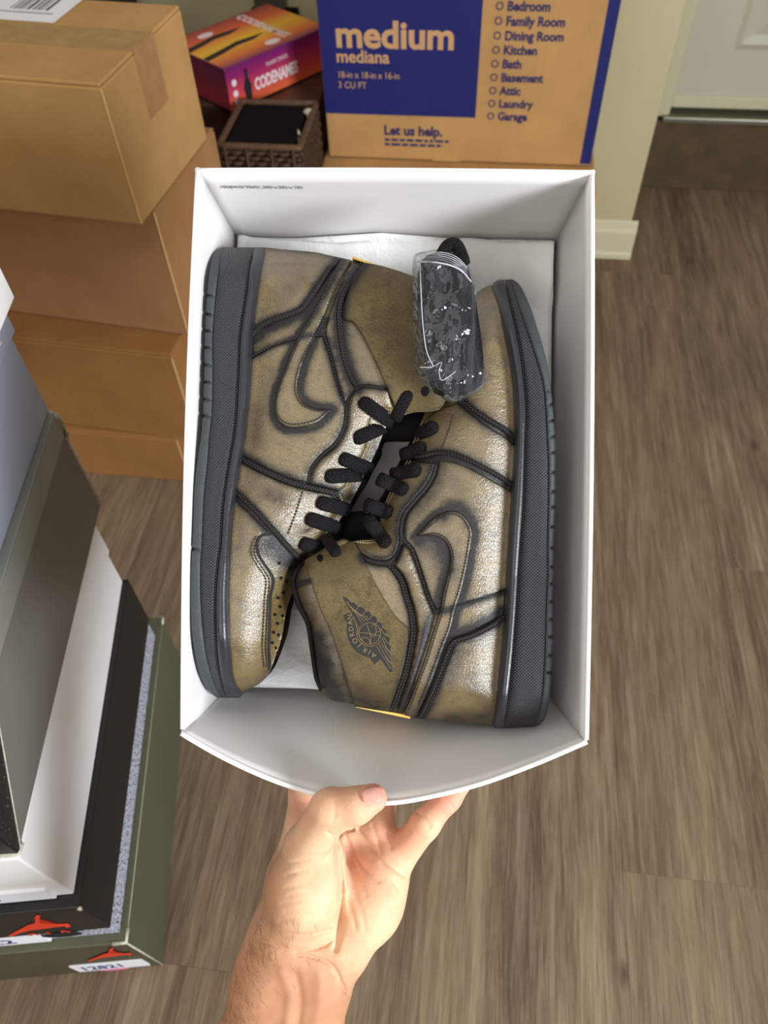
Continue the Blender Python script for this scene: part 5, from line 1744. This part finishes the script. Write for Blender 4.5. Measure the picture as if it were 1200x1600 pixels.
# creases: px polyline, half width px, depth mm
CRE = [([(524, 1316), (530, 1350), (533, 1390), (532, 1440), (524, 1484)], 5.0, 1.7),
       ([(537, 1299), (548, 1325), (566, 1352), (592, 1378)], 3.0, 0.7), ([(560, 1296), (582, 1325), (606, 1350), (630, 1368)], 3.0, 0.9),
       ([(462, 1492), (490, 1496), (520, 1510), (534, 1538), (540, 1550)], 3.2, 1.1), ([(400, 1470), (430, 1478), (470, 1486), (505, 1478), (526, 1466)], 3.0, 0.8),
       ([(448, 1368), (480, 1358), (505, 1345), (520, 1325)], 2.6, 0.6), ([(446, 1388), (480, 1380), (510, 1362)], 2.2, 0.4), ([(440, 1412), (470, 1408), (500, 1400)], 2.0, 0.35),
       ([(436, 1440), (470, 1432), (505, 1420)], 2.0, 0.35), ([(440, 1455), (480, 1460), (515, 1452)], 2.0, 0.4),
       ([(522, 1312), (540, 1298), (552, 1296)], 3.0, 1.2), ([(652, 1270), (664, 1280), (672, 1292)], 2.4, 0.8), ([(692, 1244), (702, 1254), (708, 1262)], 2.2, 0.6),
       ([(536, 1392), (548, 1420), (556, 1450)], 3.5, 0.5), ([(582, 1290), (592, 1318), (596, 1340)], 2.6, 0.6), ([(604, 1300), (612, 1325)], 2.6, 0.5),
       ([(566, 1227), (563, 1241), (568, 1254), (583, 1259), (597, 1252), (601, 1240)], 2.6, 0.45), ([(516, 1240), (524, 1262), (520, 1284)], 2.4, 0.35), ([(440, 1520), (452, 1555), (448, 1600)], 8.0, -1.3), ([(462, 1520), (470, 1560), (466, 1600)], 6.0, 0.8),
       ([(500, 1525), (498, 1570), (492, 1610)], 8.0, -0.9),
       ([(446, 1350), (476, 1344), (500, 1334), (516, 1318)], 2.2, 0.5), ([(450, 1400), (480, 1394), (508, 1382)], 2.0, 0.35), ([(445, 1425), (476, 1422), (508, 1412)], 2.0, 0.3),
       ([(420, 1486), (450, 1494), (480, 1502)], 2.4, 0.5), ([(545, 1330), (560, 1362), (572, 1400)], 2.4, 0.4), ([(596, 1348), (612, 1376), (626, 1392)], 2.4, 0.4),
       ([(556, 1400), (566, 1430), (570, 1455)], 3.0, 0.4), ([(512, 1300), (526, 1308), (536, 1300)], 2.4, 0.8)]
CRE = [(p_, w_, d_ * (1.5 if d_ > 0 else 1.0)) for p_, w_, d_ in CRE]
VS = 0.0008
lo = np.array([K(320, 1400, -0.05)[0] - 0.022, K(560, 1770, -0.05)[1], -0.150]); hi = np.array([K(745, 1300, -0.05)[0] + 0.006, K(560, 1205, 0.0)[1] + 0.045, 0.020])
nx, ny, nz_ = [int(math.ceil(v_)) for v_ in (hi - lo) / VS]
# coarse pass first, then only the voxels near the surface
C4 = 4
cx, cy, cz = [int(math.ceil(v_ / C4)) for v_ in (nx, ny, nz_)]
nx, ny, nz_ = cx * C4, cy * C4, cz * C4
gx, gy, gz = np.meshgrid(np.arange(cx), np.arange(cy), np.arange(cz), indexing='ij')
Pc = ((np.stack([gx, gy, gz], -1).reshape(-1, 3) * C4 + (C4 - 1) / 2) * VS + lo).astype(np.float32)
Dc = sdf(Pc).reshape(cx, cy, cz)
D3 = np.repeat(np.repeat(np.repeat(Dc, C4, 0), C4, 1), C4, 2)
idx = np.argwhere(np.abs(D3) < 0.0068)
P = (idx * VS + lo).astype(np.float32)
D = np.empty(len(P), np.float32)
CH = 300000
for i in range(0, len(P), CH):
    D[i:i + CH] = sdf(P[i:i + CH])
near_ = np.abs(D) < 0.006
Pn = P[near_]; ppx = to_px(Pn)
add = np.zeros(len(Pn), np.float32)
# only the side that faces the viewer is creased: field grows along +z there
facing = sdf(Pn + np.array([0, 0, 0.002], np.float32)) > D[near_]
for poly, wpx, dep in CRE:
    pl = spline(poly, 4.0)
    m = np.all((ppx > pl.min(0) - 4 * wpx) & (ppx < pl.max(0) + 4 * wpx), axis=1) & facing
    if m.any():
        dd, _ = segdist(ppx[m], pl)
        val = (dep * 0.001 * np.exp(-(dd / wpx) ** 2)).astype(np.float32)
        add[m] = np.where(np.abs(val) > np.abs(add[m]), val, add[m])
D[near_] += add
D3[idx[:, 0], idx[:, 1], idx[:, 2]] = D
grid = openvdb.FloatGrid(0.05)
grid.copyFromArray(D3)
pts_, quads_ = grid.convertToQuads(0.0)
hv = pts_ * VS + lo
del P, D, D3, gx, gy, gz, idx
person = tray_root('person', tuple(K(430, 1600, -0.05)))
tag(person, 'bare left forearm and hand gripping the tray wall between thumb and fingers', 'hand')
hoff = K(430, 1600, -0.05)
hand = mesh_obj('hand_and_forearm', hv - hoff, [tuple(q_)[::-1] for q_ in quads_], M['skin'], person, True)
bmx = bmesh.new(); bmx.from_mesh(hand.data)
for _ in range(3):
    bmesh.ops.smooth_vert(bmx, verts=bmx.verts, factor=0.5, use_axis_x=True, use_axis_y=True, use_axis_z=True)
bmesh.ops.recalc_face_normals(bmx, faces=bmx.faces)
bmx.to_mesh(hand.data); bmx.free()
hp = to_px(hv.astype(np.float32))
tone = np.clip((hp[:, 1] - 1440 - (hp[:, 0] - 470) * 0.55) / 90, 0, 1)
tone = np.maximum(tone, np.clip((470 - hp[:, 0] - (1400 - hp[:, 1]) * 0.18) / 40, 0, 1) * 0.8)
pink = np.zeros(len(hp))
for c_, r_, s_ in (((590, 1240), 34, 1.0), ((700, 1250), 50, 0.9), ((555, 1350), 45, 0.55), ((620, 1290), 50, 0.6), ((465, 1260), 40, 0.5), ((545, 1250), 40, 0.35)):
    pink = np.maximum(pink, s_ * np.exp(-(((hp - np.array(c_)) ** 2).sum(1)) / r_ ** 2))
for nm_, arr in (('tone', tone), ('pink', pink)):
    a = hand.data.attributes.new(nm_, 'FLOAT', 'POINT'); a.data.foreach_set('value', arr.astype(np.float32))


def hand_z(px, py, zt=0.03):
    """height of the hand's surface seen at a photo pixel"""
    n = len(px); z = np.full(n, zt)
    for _ in range(60):
        p = PX(px, py, z)
        dd = sdf(p)
        z = z - np.clip(dd, -0.001, 0.02) * 0.8
    return z


# thumb nail
th = math.radians(14)
ring = []
nu, nv = 14, 10
UV = [(u / (nu - 1) * 2 - 1, v_ / (nv - 1) * 2 - 1) for u in range(nu) for v_ in range(nv)]
gxp = []
for u, v_ in UV:
    sx_ = 15.5 * u; sy_ = 13.0 * v_ * math.sqrt(max(0.0, 1 - 0.80 * abs(u) ** 3))
    # long axis runs down the thumb
    gxp.append((581 + sx_ * math.cos(-th) - sy_ * math.sin(-th) * 0.9, 1243 + sx_ * math.sin(-th) + sy_ * math.cos(-th)))
gxp = np.array(gxp)
zz = hand_z(gxp[:, 0], gxp[:, 1])
pn_ = PX(gxp[:, 0], gxp[:, 1], zz + 0.0003)
Fc = [(i * nv + j, (i + 1) * nv + j, (i + 1) * nv + j + 1, i * nv + j + 1) for i in range(nu - 1) for j in range(nv - 1)]
M['nail'] = flat('finger_nail', lin(222, 160, 142), 0.22, 0.6, 0.04, 200)
no = mesh_obj('thumbnail', pn_ - hoff, Fc, M['nail'], person, True)
md = no.modifiers.new('thickness', 'SOLIDIFY'); md.thickness = 0.0006
# fine arm hair
M['hair'] = flat('arm_hair', lin(128, 92, 66), 0.5, 0.4, 0.2, 300)
rh = random.Random(5)
V = []; Fc = []
hx_ = []; 
for i in range(230):
    t_ = rh.random()
    py = 1440 + 170 * t_
    xl = np.interp(py, [1440, 1500, 1550, 1610], [398, 380, 357, 332]) + 6
    px_ = xl + abs(rh.gauss(0, 34))
    a0 = math.radians(rh.uniform(200, 260)); Lh = rh.uniform(10, 22)
    hx_.append([(px_ + Lh * s_ * math.cos(a0 + 0.4 * s_), py + Lh * s_ * math.sin(a0 + 0.4 * s_)) for s_ in (0, 0.35, 0.7, 1.0)])
hx_ = np.array(hx_)
zz = hand_z(hx_.reshape(-1, 2)[:, 0], hx_.reshape(-1, 2)[:, 1]).reshape(-1, 4)
for i in range(len(hx_)):
    ok = (zz[i] > -0.075) & (zz[i] < 0.02)
    if not ok.all():
        continue
    P3 = PX(hx_[i, :, 0], hx_[i, :, 1], zz[i] + np.array([-0.0004, 0.0004, 0.0008, 0.0010])) - hoff
    v, f = sweep(P3, [0.00006, 0.00006, 0.00005, 0.00003], 4)
    b = len(V); V += v; Fc += [tuple(k_ + b for k_ in q_) for q_ in f]
ho = mesh_obj('arm_hair', V, Fc, M['hair'], person, True)
ho['kind'] = 'stuff'
